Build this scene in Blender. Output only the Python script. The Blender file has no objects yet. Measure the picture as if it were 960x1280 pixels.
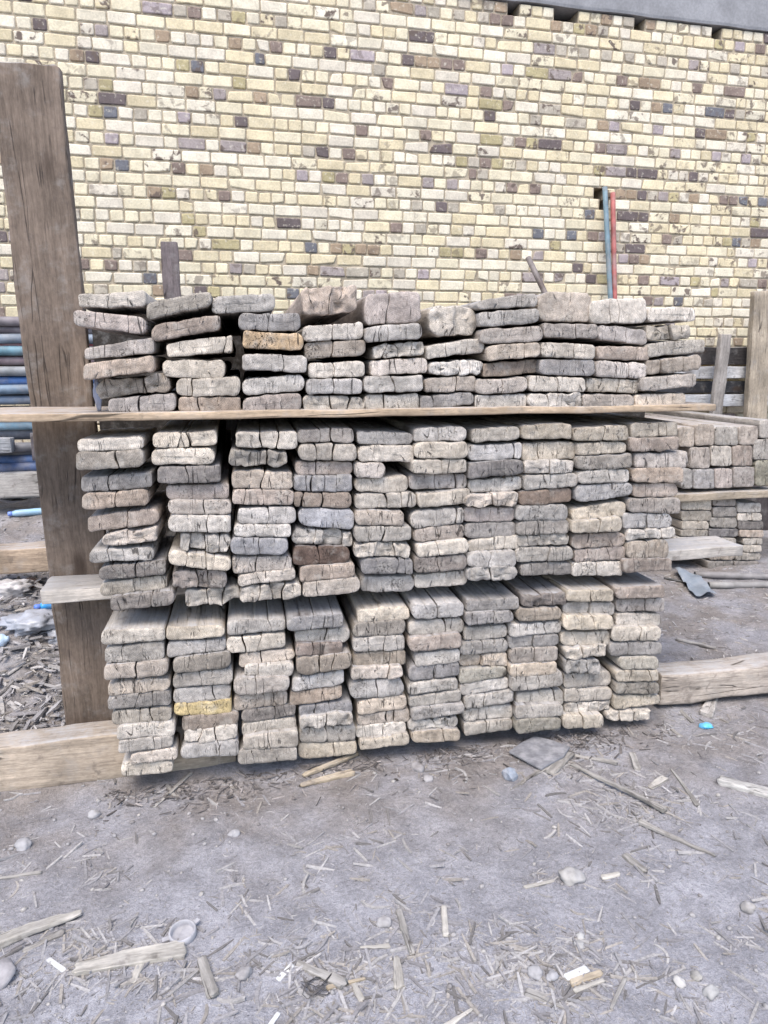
import bpy, math, random
import numpy as np
from mathutils import Vector, noise, Matrix, Euler

random.seed(11)
R = math.radians
sc = bpy.context.scene
COL = sc.collection

# ------------------------------------------------------------------ camera
CAM = Vector((0.0, -2.3447, 1.4353))
PITCH = math.atan(188/900.0); YAW = R(13.2)
FW = Vector((math.sin(YAW)*math.cos(PITCH), math.cos(YAW)*math.cos(PITCH), -math.sin(PITCH)))
RT = Vector((math.cos(YAW), -math.sin(YAW), 0)); UP = RT.cross(FW)
cam_d = bpy.data.cameras.new('camera'); cam = bpy.data.objects.new('camera', cam_d); COL.objects.link(cam)
cam_d.sensor_fit = 'HORIZONTAL'; cam_d.sensor_width = 36; cam_d.lens = 36*900/960
cam_d.clip_start = .05; cam_d.clip_end = 400
cam.location = CAM; cam.rotation_euler = (R(90)-PITCH, 0, -YAW)
sc.camera = cam

# measurements taken on the photograph (960 x 1280) -> metres
def ray(x, y): return FW + RT*((x-480)/900) - UP*((y-640)/900)
def P(x, y, Y=0.0):                     # on the vertical plane at depth Y
    d = ray(x, y); return CAM + d*((Y-CAM.y)/d.y)
def G(x, y, z=0.0):                     # on the level plane at height z
    d = ray(x, y); return CAM + d*((z-CAM.z)/d.z)

def sm(a, b, x):
    t = min(1, max(0, (x-a)/(b-a))); return t*t*(3-2*t)
def gh(x, y):                           # lie of the land: a bank of debris rises to the back left
    s = 1-sm(-1.0, -.1, x)
    h = s*(.30*sm(.35, 1.6, y) + .22*sm(1.6, 2.8, y))
    h += .03*sm(1.0, 2.0, y)*sm(1.5, 2.5, x)
    return h
def relief(x, y):
    v = Vector((x, y, 0))
    n = noise.noise(v*1.3)*.016 + noise.noise(v*4.1+Vector((7, 3, 1)))*.014 + noise.noise(v*13)*.0065 + noise.noise(v*34)*.003
    s = sm(.1, .5, y)*(1-sm(-1.0, -.1, x))
    n += s*(noise.noise(v*7)*.025+noise.noise(v*17)*.012)
    near = math.exp(-(y+.02)**2/.02)
    return n*(1-.6*near)-.012*near
def ground_z(x, y): return gh(x, y)+relief(x, y)
def Gd(x, y):                           # hit of a photo ray with the modelled land
    z = 0
    for _ in range(12):
        p = G(x, y, z); z = .5*z+.5*ground_z(p.x, p.y)
    return Vector((p.x, p.y, ground_z(p.x, p.y)))

# ------------------------------------------------------------------ materials
def new_mat(name):
    m = bpy.data.materials.new(name); m.use_nodes = True
    nt = m.node_tree; nt.nodes.clear()
    out = nt.nodes.new('ShaderNodeOutputMaterial'); b = nt.nodes.new('ShaderNodeBsdfPrincipled')
    nt.links.new(b.outputs[0], out.inputs[0])
    b.inputs['Roughness'].default_value = .9
    b.inputs['Specular IOR Level'].default_value = .15
    return m, nt, b
class N:
    def __init__(s, nt): s.nt = nt
    def link(s, a, b): s.nt.links.new(a, b)
    def put(s, node, key, v):
        if v is None: return
        if hasattr(v, 'is_linked') or isinstance(v, bpy.types.NodeSocket): s.link(v, node.inputs[key])
        else: node.inputs[key].default_value = v
    def coord(s, kind='Object'): return s.nt.nodes.new('ShaderNodeTexCoord').outputs[kind]
    def info(s): return s.nt.nodes.new('ShaderNodeObjectInfo')
    def math(s, op, a, b=None, c=None, clamp=False):
        n = s.nt.nodes.new('ShaderNodeMath'); n.operation = op; n.use_clamp = clamp
        s.put(n, 0, a); s.put(n, 1, b); s.put(n, 2, c); return n.outputs[0]
    def vmath(s, op, a, b=None):
        n = s.nt.nodes.new('ShaderNodeVectorMath'); n.operation = op
        s.put(n, 0, a); s.put(n, 1, b); return n.outputs[0]
    def noise(s, vec, scale, detail=4, rough=.55, dist=0):
        n = s.nt.nodes.new('ShaderNodeTexNoise'); s.link(vec, n.inputs['Vector'])
        n.inputs['Scale'].default_value = scale; n.inputs['Detail'].default_value = detail
        n.inputs['Roughness'].default_value = rough; n.inputs['Distortion'].default_value = dist
        return n.outputs['Fac']
    def vor(s, vec, scale, feature='F1', out='Distance', rnd=1):
        n = s.nt.nodes.new('ShaderNodeTexVoronoi'); n.feature = feature; s.link(vec, n.inputs['Vector'])
        n.inputs['Scale'].default_value = scale; n.inputs['Randomness'].default_value = rnd
        return n.outputs[out]
    def ramp(s, f, stops):
        n = s.nt.nodes.new('ShaderNodeMapRange'); n.interpolation_type = 'SMOOTHSTEP'
        s.put(n, 0, f); n.inputs[1].default_value, n.inputs[2].default_value = stops[0], stops[1]
        n.inputs[3].default_value, n.inputs[4].default_value = stops[2], stops[3]
        return n.outputs[0]
    def mix(s, f, a, b, blend='MIX'):
        n = s.nt.nodes.new('ShaderNodeMix'); n.data_type = 'RGBA'; n.blend_type = blend
        s.put(n, 0, f)
        for k, v in ((6, a), (7, b)):
            if isinstance(v, bpy.types.NodeSocket): s.link(v, n.inputs[k])
            else: n.inputs[k].default_value = (*v, 1) if len(v) == 3 else v
        return n.outputs[2]
    def scale(s, col, f):
        n = s.nt.nodes.new('ShaderNodeVectorMath'); n.operation = 'SCALE'
        s.link(col, n.inputs[0]); s.put(n, 'Scale', f); return n.outputs[0]
    def bump(s, b, h, strength=.5, dist=.003):
        n = s.nt.nodes.new('ShaderNodeBump'); n.inputs['Strength'].default_value = strength
        n.inputs['Distance'].default_value = dist; s.link(h, n.inputs['Height'])
        s.link(n.outputs[0], b.inputs['Normal'])
    def rgb(s, c):
        n = s.nt.nodes.new('ShaderNodeRGB'); n.outputs[0].default_value = (*c, 1); return n.outputs[0]
    def attr(s, name):
        n = s.nt.nodes.new('ShaderNodeAttribute'); n.attribute_name = name; return n
    def mapping(s, vec, scale):
        return s.vmath('MULTIPLY', vec, scale)

def mat_end_grain():
    m, nt, b = new_mat('weathered_end_grain'); n = N(nt)
    inf = n.info(); base = inf.outputs['Color']; rnd = inf.outputs['Random']
    co = n.coord()
    off = nt.nodes.new('ShaderNodeCombineXYZ')
    for k, f in enumerate((37.0, 91.0, 53.0)): n.link(n.math('MULTIPLY', rnd, f), off.inputs[k])
    p = n.vmath('ADD', co, off.outputs[0])
    pv = n.mapping(p, (1, .3, .55))                       # checks run across the thickness
    big = n.noise(p, 13, 3); med = n.noise(p, 48, 4, .6); fine = n.noise(n.mapping(p, (1, 1, .6)), 260, 3, .65)
    # growth rings: arcs about a pith that lies below or above the plank
    pith = nt.nodes.new('ShaderNodeCombineXYZ')
    n.link(n.math('MULTIPLY_ADD', rnd, .12, -.06), pith.inputs[0]); pith.inputs[1].default_value = 0
    n.link(n.math('MULTIPLY_ADD', n.math('SINE', n.math('MULTIPLY', rnd, 400)), .10, -.03), pith.inputs[2])
    dv = n.vmath('SUBTRACT', co, pith.outputs[0]); dv = n.mapping(dv, (1, 0, 1))
    ln = nt.nodes.new('ShaderNodeVectorMath'); ln.operation = 'LENGTH'; n.link(dv, ln.inputs[0])
    ph = n.math('ADD', n.math('MULTIPLY', ln.outputs['Value'], 1150), n.math('MULTIPLY', med, 9))
    ring = n.math('MULTIPLY_ADD', n.math('SINE', ph), .5, .5)
    f = n.ramp(big, (.3, .72, .74, 1.20))
    f = n.math('MULTIPLY', f, n.ramp(med, (.3, .7, .78, 1.18)))
    f = n.math('MULTIPLY', f, n.ramp(fine, (.25, .75, .78, 1.18)))
    f = n.math('MULTIPLY', f, n.math('MULTIPLY_ADD', ring, .2, .88))
    col = n.scale(base, f)
    dust = n.ramp(n.noise(p, 22, 4, .6), (.5, .72, 0, .45))
    col = n.mix(dust, col, (.45, .415, .37))
    damp = n.ramp(n.noise(n.mapping(p, (1, 1, 1.8)), 9, 3), (.60, .76, 0, .36))
    col = n.mix(damp, col, (.16, .13, .11))
    # fine drying checks: thin contour lines of a noise stretched across the thickness
    def checks(sc_, stretch, width, msc, m0, m1, sh):
        q = n.vmath('ADD', n.mapping(p, (1, .15, stretch)), n.rgb((sh, sh*.3, sh*.7)))
        c_ = n.noise(q, sc_, 2, .45, .5)
        a_ = n.math('ABSOLUTE', n.math('SUBTRACT', c_, .5))
        return n.math('MULTIPLY', n.ramp(a_, (width*.35, width, 1, 0)), n.ramp(n.noise(p, msc, 2), (m0, m1, 0, 1)))
    ck = n.math('MAXIMUM', checks(24, .10, .008, 14, .50, .58, 3.1), n.math('MULTIPLY', checks(75, .14, .011, 26, .52, .62, 9.7), .7))
    rot_ = n.math('MULTIPLY', n.ramp(n.noise(p, 150, 4, .7), (.56, .64, 0, 1)), n.ramp(n.noise(p, 11, 3), (.55, .68, 0, .8)))
    ck = n.math('MAXIMUM', ck, rot_)
    col = n.mix(n.math('MULTIPLY', ck, .8), col, (.045, .038, .034))
    n.link(col, b.inputs['Base Color'])
    h = n.math('ADD', n.math('MULTIPLY', med, .5), n.math('MULTIPLY', fine, .35))
    h = n.math('SUBTRACT', h, n.math('MULTIPLY', ck, 1.0))
    n.bump(b, h, .95, .005)
    return m

def mat_wood(name='weathered_wood', dusty=True, grain=1.0):  # dusty also sets how much sky light is painted on upward faces
    m, nt, b = new_mat(name); n = N(nt)
    inf = n.info(); base = inf.outputs['Color']; rnd = inf.outputs['Random']
    off = nt.nodes.new('ShaderNodeCombineXYZ')
    for k, f in enumerate((37.0, 91.0, 53.0)): n.link(n.math('MULTIPLY', rnd, f), off.inputs[k])
    p = n.vmath('ADD', n.coord(), off.outputs[0])
    g = n.mapping(p, (1, .06, 1))                        # grain along the object's Y
    w = nt.nodes.new('ShaderNodeTexNoise'); w.inputs['Scale'].default_value = 3; n.link(p, w.inputs['Vector'])
    g = n.vmath('ADD', g, n.scale(w.outputs['Color'], .02))
    a = n.noise(g, 55, 5, .62); c = n.noise(g, 190, 3, .6); big = n.noise(p, 4.5, 4)
    f = n.math('MULTIPLY', n.ramp(a, (.3, .72, 1-.26*grain, 1+.15*grain)), n.ramp(c, (.28, .72, .86, 1.12)))
    f = n.math('MULTIPLY', f, n.ramp(n.noise(n.mapping(p, (1, .35, 1)), 120, 4, .7), (.3, .7, .86, 1.13)))
    f = n.math('MULTIPLY', f, n.ramp(big, (.3, .7, .76, 1.2)))
    col = n.scale(base, f)
    col = n.mix(n.ramp(n.noise(p, 11, 5, .7), (.5, .72, 0, .3)), col, (.36, .345, .33))
    col = n.mix(n.ramp(n.noise(p, 19, 4, .65), (.57, .7, 0, .45)), col, (.10, .08, .07))
    kn = n.vor(n.mapping(p, (5.5, 2.2, 5.5)), 1, 'F1')
    knot = n.ramp(kn, (.06, .2, .75, 0))
    col = n.mix(knot, col, (.05, .035, .028))
    e = n.vor(n.mapping(g, (1, .6, 1)), 26, 'DISTANCE_TO_EDGE')
    ck = n.math('MULTIPLY', n.ramp(e, (0, .03, 1, 0)), n.ramp(n.noise(p, 5, 2), (.5, .62, 0, 1)))
    col = n.mix(n.math('MULTIPLY', ck, .8), col, (.03, .025, .022))
    # dust on level faces, plus sky light put into their colour
    geo = nt.nodes.new('ShaderNodeNewGeometry'); sep = nt.nodes.new('ShaderNodeSeparateXYZ'); n.link(geo.outputs['Normal'], sep.inputs[0])
    dust_sky = n.math('MULTIPLY', n.ramp(sep.outputs[2], (.55, .9, 0, 1 if dusty else .25)), n.ramp(n.noise(p, 9, 6, .7), (.32, .62, .25, .92)))
    dust_sky = n.math('MULTIPLY', dust_sky, n.math('MULTIPLY', n.ramp(a, (.36, .62, .45, 1)), n.ramp(n.noise(p, 60, 4, .7), (.35, .6, .6, 1))))
    dust_sky = n.math('MULTIPLY', dust_sky, n.math('SUBTRACT', 1.0, n.math('MULTIPLY', ck, .9)))
    col = n.mix(dust_sky, col, (.38, .378, .39))
    n.link(col, b.inputs['Base Color'])
    h = n.math('SUBTRACT', n.math('ADD', n.math('MULTIPLY', a, .7), n.math('MULTIPLY', c, .4)), ck)
    n.bump(b, h, .6, .004)
    return m

def mat_brick():
    m, nt, b = new_mat('yellow_brick'); n = N(nt)
    at = n.attr('brick_col'); st = n.attr('stain')
    p = n.coord()
    big = n.noise(p, 9, 3); fine = n.noise(p, 70, 4, .65)
    f = n.math('MULTIPLY', n.ramp(big, (.3, .7, .86, 1.1)), n.ramp(fine, (.28, .72, .84, 1.1)))
    col = n.scale(at.outputs['Color'], f)
    blot = n.ramp(n.noise(p, 15, 3, .55, .4), (.52, .62, 0, 1))
    col = n.mix(n.math('MULTIPLY', blot, st.outputs['Fac']), col, (.13, .10, .085))
    pale = n.ramp(n.noise(p, 33, 3), (.56, .7, 0, .5))
    col = n.mix(pale, col, (.66, .61, .5))
    pit = n.ramp(n.vor(n.vmath('ADD', p, n.scale(n.rgb((1, 1, 1)), .3)), 34, 'F1'), (.06, .15, .6, 0))
    pit = n.math('MULTIPLY', pit, n.ramp(n.noise(p, 6, 2), (.55, .65, 0, 1)))
    col = n.mix(pit, col, (.12, .09, .06))
    n.link(col, b.inputs['Base Color'])
    n.bump(b, n.math('SUBTRACT', n.math('ADD', fine, n.math('MULTIPLY', big, .5)), pit), .5, .004)
    return m

def mat_rough(name, c, var=.25, sc_=12, bump=.5, c2=None, rough=.92, bdist=.004):
    m, nt, b = new_mat(name); n = N(nt); p = n.coord()
    f = n.math('MULTIPLY', n.ramp(n.noise(p, sc_, 5, .6), (.3, .7, 1-var, 1+var)), n.ramp(n.noise(p, sc_*9, 3, .6), (.3, .7, 1-var*.6, 1+var*.6)))
    col = n.scale(n.rgb(c), f)
    if c2: col = n.mix(n.ramp(n.noise(p, sc_*.7, 4), (.5, .64, 0, .8)), col, c2)
    n.link(col, b.inputs['Base Color']); b.inputs['Roughness'].default_value = rough
    n.bump(b, n.noise(p, sc_*5, 5, .65), bump, bdist)
    return m

def mat_objcol(name, rough=.6, var=.15, sc_=14, dust=.35, dustcol=(.4, .39, .39), spec=.3, metal=0):
    m, nt, b = new_mat(name); n = N(nt); p = n.coord(); inf = n.info()
    p = n.vmath('ADD', p, n.scale(n.rgb((37, 11, 23)), inf.outputs['Random']))
    f = n.ramp(n.noise(p, sc_, 5, .6), (.3, .7, 1-var, 1+var))
    col = n.scale(inf.outputs['Color'], f)
    col = n.mix(n.ramp(n.noise(p, sc_*.8, 5, .65), (.42, .68, 0, dust)), col, dustcol)
    n.link(col, b.inputs['Base Color']); b.inputs['Roughness'].default_value = rough
    b.inputs['Specular IOR Level'].default_value = spec; b.inputs['Metallic'].default_value = metal
    n.bump(b, n.noise(p, sc_*6, 4, .6), .25, .002)
    return m

def mat_ground():
    m, nt, b = new_mat('dusty_earth'); n = N(nt); p = n.coord()
    big = n.noise(p, 1.6, 4); mid = n.noise(p, 9, 5, .6); fine = n.noise(p, 70, 5, .7); grit = n.noise(p, 260, 3, .7)
    f = n.math('MULTIPLY', n.ramp(mid, (.3, .7, .80, 1.14)), n.ramp(fine, (.3, .7, .80, 1.16)))
    f = n.math('MULTIPLY', f, n.ramp(grit, (.3, .7, .80, 1.17)))
    col = n.scale(n.mix(n.ramp(big, (.38, .62, 0, 1)), (.325, .320, .345), (.285, .279, .298)), f)
    sx = nt.nodes.new('ShaderNodeSeparateXYZ'); n.link(p, sx.inputs[0])
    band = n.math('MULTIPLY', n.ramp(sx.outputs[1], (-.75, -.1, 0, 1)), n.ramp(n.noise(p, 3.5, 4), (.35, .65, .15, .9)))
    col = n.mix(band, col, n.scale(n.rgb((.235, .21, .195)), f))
    speck = n.ramp(n.vor(p, 55, 'F1'), (.07, .16, 1, 0))
    speck = n.math('MULTIPLY', speck, n.ramp(n.noise(p, 14, 3), (.5, .62, 0, .7)))
    col = n.mix(speck, col, (.39, .38, .39))
    dk = n.math('MULTIPLY', n.ramp(n.vor(n.vmath('ADD', p, n.rgb((3, 7, 1))), 42, 'F1'), (.05, .13, 1, 0)), n.ramp(n.noise(p, 11, 3), (.54, .64, 0, .6)))
    col = n.mix(dk, col, (.15, .13, .125))
    n.link(col, b.inputs['Base Color'])
    h = n.math('ADD', n.math('MULTIPLY', mid, .5), n.math('ADD', n.math('MULTIPLY', fine, .6), n.math('MULTIPLY', grit, .25)))
    h = n.math('ADD', h, n.math('MULTIPLY', speck, .6))
    n.bump(b, h, 1.0, .013)
    return m

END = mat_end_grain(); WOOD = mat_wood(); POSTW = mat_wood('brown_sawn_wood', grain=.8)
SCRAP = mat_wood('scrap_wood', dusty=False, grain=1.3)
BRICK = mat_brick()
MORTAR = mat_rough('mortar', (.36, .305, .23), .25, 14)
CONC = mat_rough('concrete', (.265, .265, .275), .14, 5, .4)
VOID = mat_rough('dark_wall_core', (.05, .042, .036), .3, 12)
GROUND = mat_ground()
PAINT = mat_objcol('painted_steel', .55, .3, 10, .5, (.27, .25, .245))
PLASTIC = mat_objcol('dusty_plastic', .35, .08, 9, .25, (.5, .5, .52), .5)
STONE = mat_objcol('stone', .9, .2, 30, .5, (.40, .39, .40), .15)
def mat_chip():
    m, nt, b = new_mat('wood_chips'); n = N(nt); p = n.coord(); at = n.attr('chip_col')
    f = n.ramp(n.noise(n.mapping(p, (1, 1, 1)), 120, 3, .6), (.3, .7, .8, 1.15))
    n.link(n.scale(at.outputs['Color'], f), b.inputs['Base Color']); return m
CHIP = mat_chip()

# ------------------------------------------------------------------ object helpers
def link(name, verts, faces, mats, loc=(0, 0, 0), rot=None, col=(1, 1, 1), parent=None, smooth=True, fm=None):
    me = bpy.data.meshes.new(name); me.from_pydata([tuple(v) for v in verts], [], faces)
    for m in (mats if isinstance(mats, (list, tuple)) else [mats]): me.materials.append(m)
    if smooth: me.polygons.foreach_set('use_smooth', [True]*len(me.polygons))
    if fm is not None: me.polygons.foreach_set('material_index', fm)
    me.update()
    o = bpy.data.objects.new(name, me); COL.objects.link(o); o.location = loc
    if rot is not None: o.rotation_euler = rot
    o.color = (*col, 1)
    if parent: o.parent = parent
    return o
def tag(o, label, cat, group=None, kind=None):
    if label: o['label'] = label
    if cat: o['category'] = cat
    if group: o['group'] = group
    if kind: o['kind'] = kind
    return o
def empty(name, loc=(0, 0, 0)):
    o = bpy.data.objects.new(name, None); COL.objects.link(o); o.location = loc; o.empty_display_size = .1; return o
def nz(p, s, seed): return noise.noise(Vector(p)*s + Vector((seed*1.37, seed*.71, seed*2.13)))

# ------------------------------------------------------------------ planks
def rrect(hx0, hx1, hz0, hz1, r0, r1, step, rg=None, nd=0):
    """points of a rounded rectangle, counter-clockwise seen from the front (-y)"""
    pts = []
    def arc(cx, cz, r, a0, n):
        for i in range(n+1):
            a = a0+math.pi/2*i/n; pts.append((cx+r*math.cos(a), cz+r*math.sin(a)))
    def run(a, b):
        L = math.dist(a, b); k = max(1, int(L/step))
        for i in range(1, k):
            q = (a[0]+(b[0]-a[0])*i/k, a[1]+(b[1]-a[1])*i/k)
            if rg and abs(a[1]-b[1]) < 1e-9 and 1 < i < k-1 and rg.random() < .13:
                sg = 1 if a[1] < (hz0+hz1)/2 else -1; dd = nd*rg.uniform(.12, .5); e_ = .0011 if b[0] > a[0] else -.0011
                pts.append((q[0]-e_, q[1])); pts.append((q[0]+rg.uniform(-.003, .003)*.3, q[1]+sg*dd)); pts.append((q[0]+e_, q[1]))
            else: pts.append(q)
    n0 = 4
    arc(hx0+r0, hz0+r0, r0, math.pi, n0); run((hx0+r0, hz0), (hx1-r1, hz0))
    arc(hx1-r1, hz0+r1, r1, 1.5*math.pi, n0); run((hx1, hz0+r1), (hx1, hz1-r1))
    arc(hx1-r1, hz1-r1, r1, 0, n0); run((hx1-r1, hz1), (hx0+r0, hz1))
    arc(hx0+r0, hz1-r0, r0, .5*math.pi, n0); run((hx0, hz1-r0), (hx0, hz0+r0))
    return pts

def plank_mesh(quad, L, splits, rough, seed, shear=(0, 0), step=.011, rk=(.20, .44)):
    """quad: four (x,z) corners bl, br, tl, tr in local metres.  Returns verts, faces, material indices."""
    rg = random.Random(seed)
    bl, br, tl, tr = quad
    W = (math.dist(bl, br)+math.dist(tl, tr))/2; H = (math.dist(bl, tl)+math.dist(br, tr))/2
    V, F, M = [], [], []
    bounds = [0]+[s/100*W for s in splits]+[W]
    gaps = [0]+[rg.choice((.0009, .0013, .0018, .0026, .0045)) for _ in splits]+[0]
    slope = [0]+[rg.uniform(-.16, .16) for _ in splits]+[0]
    sag = rg.uniform(-.03, .03)*W
    amp = .0031 + .004*rough
    for k in range(len(bounds)-1):
        x0, x1 = bounds[k], bounds[k+1]
        rl = min(H*rg.uniform(*rk), (x1-x0)*.4) if k == 0 else min(.002+.007*rg.random()**2, (x1-x0)*.3)
        rr = min(H*rg.uniform(*rk), (x1-x0)*.4) if k == len(bounds)-2 else min(.002+.007*rg.random()**2, (x1-x0)*.3)
        dz = rg.uniform(-.0015, .0015)*(len(splits) > 0)
        outer = rrect(0, x1-x0, 0, H, rl, rr, step, rg, H*.5)
        n = len(outer); cx, cz = (x1-x0)/2, H/2
        yoff = (rg.uniform(0, .012) if rg.random() < .3 else rg.uniform(0, .002))*(len(splits) > 0)*(1+rough)
        def shape(px, pz, y):
            u = px/(x1-x0)
            lo = x0+gaps[k]/2*(1+.5*math.sin(pz*90+seed)) + slope[k]*(pz-H/2) + .0035*math.sin(pz*70+k*9+seed)*(k > 0)
            hi = x1-gaps[k+1]/2*(1+.5*math.sin(pz*80+seed)) + slope[k+1]*(pz-H/2) + .0035*math.sin(pz*70+(k+1)*9+seed)*(k < len(bounds)-2)
            X = lo+(hi-lo)*u; Z = pz+dz
            q = (X, y*.15, Z)
            edge = nz(q, 26, seed)*amp*1.3+nz(q, 85, seed+5)*amp*.7
            Z += edge; X += nz(q, 31, seed+9)*amp*(1 if k in (0,) or u > .5 else .6)
            uu, vv = X/W, Z/H
            a = (bl[0]+(br[0]-bl[0])*uu, bl[1]+(br[1]-bl[1])*uu)
            c = (tl[0]+(tr[0]-tl[0])*uu, tl[1]+(tr[1]-tl[1])*uu)
            x = a[0]+(c[0]-a[0])*vv; z = a[1]+(c[1]-a[1])*vv
            z += sag*(4*(uu-.5)**2-.33)*.5
            return x+shear[0]*y, z+shear[1]*y
        rings = []
        md = min(cx, cz)
        for d, y in ((md*.92, 0), (md*.62, 0), (md*.36, .0), (md*.09, .0004), (md*.03, .002), (0, .0055)):
            ring = []
            dl = d if k == 0 else d*.22; dr = d if k == len(bounds)-2 else d*.22; t = (1-d/cz)
            for (px, pz) in outer:
                qx, qz = dl+px/(x1-x0)*(x1-x0-dl-dr), cz+(pz-cz)*max(.02, t)
                x, z = shape(qx, qz, 0)
                yy = y+yoff
                w = 1.0
                yy += w*(nz((x, 0, z), 30, seed+3)*.0028*(1+2.4*rough)+nz((x, 0, z), 95, seed+4)*.0022*(1+rough*1.5))
                if rough: yy += max(0, nz((x, 0, z*.6), 55, seed+6)-.15)*.03*rough
                ring.append((x, yy, z))
            rings.append(ring)
        for y in (.04, .12, .35, L):
            if y > L and y != L: continue
            if y < L-.001 and y > L*.8: continue
            ring = []
            for (px, pz) in outer:
                x, z = shape(px, pz, y); ring.append((x, y, z))
            rings.append(ring)
        b0 = len(V)
        for r_ in rings: V.extend(r_)
        F.append(tuple(b0+i for i in range(n))); M.append(0)
        for j in range(len(rings)-1):
            for i in range(n):
                a = b0+j*n+i; c = b0+j*n+(i+1) % n
                F.append((a, a+n, c+n, c)); M.append(0 if j < 5 else 1)
        e = b0+(len(rings)-1)*n
        F.append(tuple(e+i for i in range(n-1, -1, -1))); M.append(0)
    # orient: front face must look to -y
    return V, F, M

PAL = dict(p=(.47, .445, .415), g=(.33, .318, .305), d=(.185, .177, .178), b=(.255, .218, .192), k=(.385, .34, .315),
           t=(.47, .37, .265), y=(.46, .385, .225), u=(.315, .315, .33), x=(.13, .095, .08), o=(.27, .26, .215), c=(.435, .40, .348))
PNAME = dict(p='pale grey', g='mid grey', d='dark grey', b='brownish', k='pinkish', t='tan', y='yellowish',
             u='bluish grey', x='dark brown', o='olive grey')
def colour(code, rg):
    cs = [PAL['c' if c == 't' and len(code) > 1 else c] for c in code]; f = rg.uniform(.86, 1.10); q_ = rg.uniform(-1, 1)
    wm = (1+.03*q_, 1, 1-.055*q_)
    return tuple(sum(c[i] for c in cs)/len(cs)*f*(1.13, 1.065, .985)[i]*wm[i] for i in range(3))

CROP = dict(A1=(80, 345, 4.8), A2=(260, 345, 4.8), A3=(440, 345, 4.8), A4=(590, 345, 4.8), A5=(720, 345, 4.8),
            B1=(80, 525, 4), B2=(280, 525, 4), B3=(480, 525, 4), B4=(640, 505, 4),
            C1=(110, 740, 4), C2=(290, 730, 4), C3=(470, 715, 4), C4=(620, 695, 4))
# per plank: left, right, top-left, top-right, bottom-left, bottom-right, colour, cracks..., r = ragged
UPPER = [
('A1', '''85 490 112 88 195 185 p 45 | 55 490 200 250 300 350 k 30 75 | 120 545 432 368 505 460 kg | 115 545 530 475 625 575 k | 185 635 632 592 738 697 kg 66 r | 262 670 738 702 822 815 kg 46'''),
('A1', '''495 885 160 85 265 178 g | 525 935 297 230 395 320 kb | 615 1012 402 352 487 455 p 88 | 590 967 502 505 605 620 p | 670 1058 622 602 720 720 p 25 | 685 1060 730 724 820 820 b 33'''),
('A2', '''25 405 127 105 230 205 g | 185 555 225 225 325 330 gd 48 | 210 575 330 350 430 450 t | 205 595 470 480 567 577 up 62 | 208 580 620 588 715 690 p | 210 560 730 702 825 806 bk'''),
('A2', '''560 900 70 50 250 215 k 50 r | 565 935 302 275 395 375 p 50 | 582 948 402 378 505 472 bg 45 | 600 940 525 515 615 605 p 45 | 590 930 622 612 712 705 pu 47 | 572 935 725 715 815 815 p 45 75 r'''),
('A3', '''78 415 108 92 290 280 k 40 | 80 425 305 285 400 375 pg 25 38 | 130 440 415 387 490 480 p 20 45 r | 115 455 510 487 600 580 pk | 75 430 607 600 705 690 g 48 | 75 405 715 705 805 800 gp 35'''),
('A3', '''470 762 182 182 362 355 p 50 r | 445 795 418 367 500 455 gp 35 68 | 465 785 515 505 600 597 p 55 75 r | 440 745 615 602 697 690 kg 60 | 412 740 722 697 805 775 du 22'''),
('A4', '''30 395 150 98 200 186 gu | 45 405 217 192 305 280 g | 50 425 320 300 410 390 bg | 90 415 417 395 505 482 kp 70 | 64 400 527 500 608 582 b 75 | 20 335 627 607 715 692 kp 50 | 20 330 717 710 800 797 p'''),
('A4', '''395 718 100 95 272 276 kp | 430 755 282 292 367 377 bg 60 | 420 742 397 410 485 497 gp 60 | 405 740 497 502 590 602 du | 345 685 597 612 690 697 p 50 | 335 660 715 705 792 787 p 35 55 r'''),
('A5', '''85 425 142 130 285 280 p 35 50 | 130 435 292 322 385 412 kg 57 | 125 440 417 427 500 507 bk | 120 435 507 525 605 615 pk 62 | 65 378 612 625 695 706 p 60 | 40 350 712 712 792 796 bg'''),
('A5', '''430 718 190 186 274 270 p | 440 690 310 287 387 372 g 55 r | 430 775 407 375 487 457 g | 435 755 510 470 592 562 bg 25 65 | 385 725 612 580 692 662 pb 48 | 355 660 717 702 797 772 pk 45'''),
]
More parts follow.
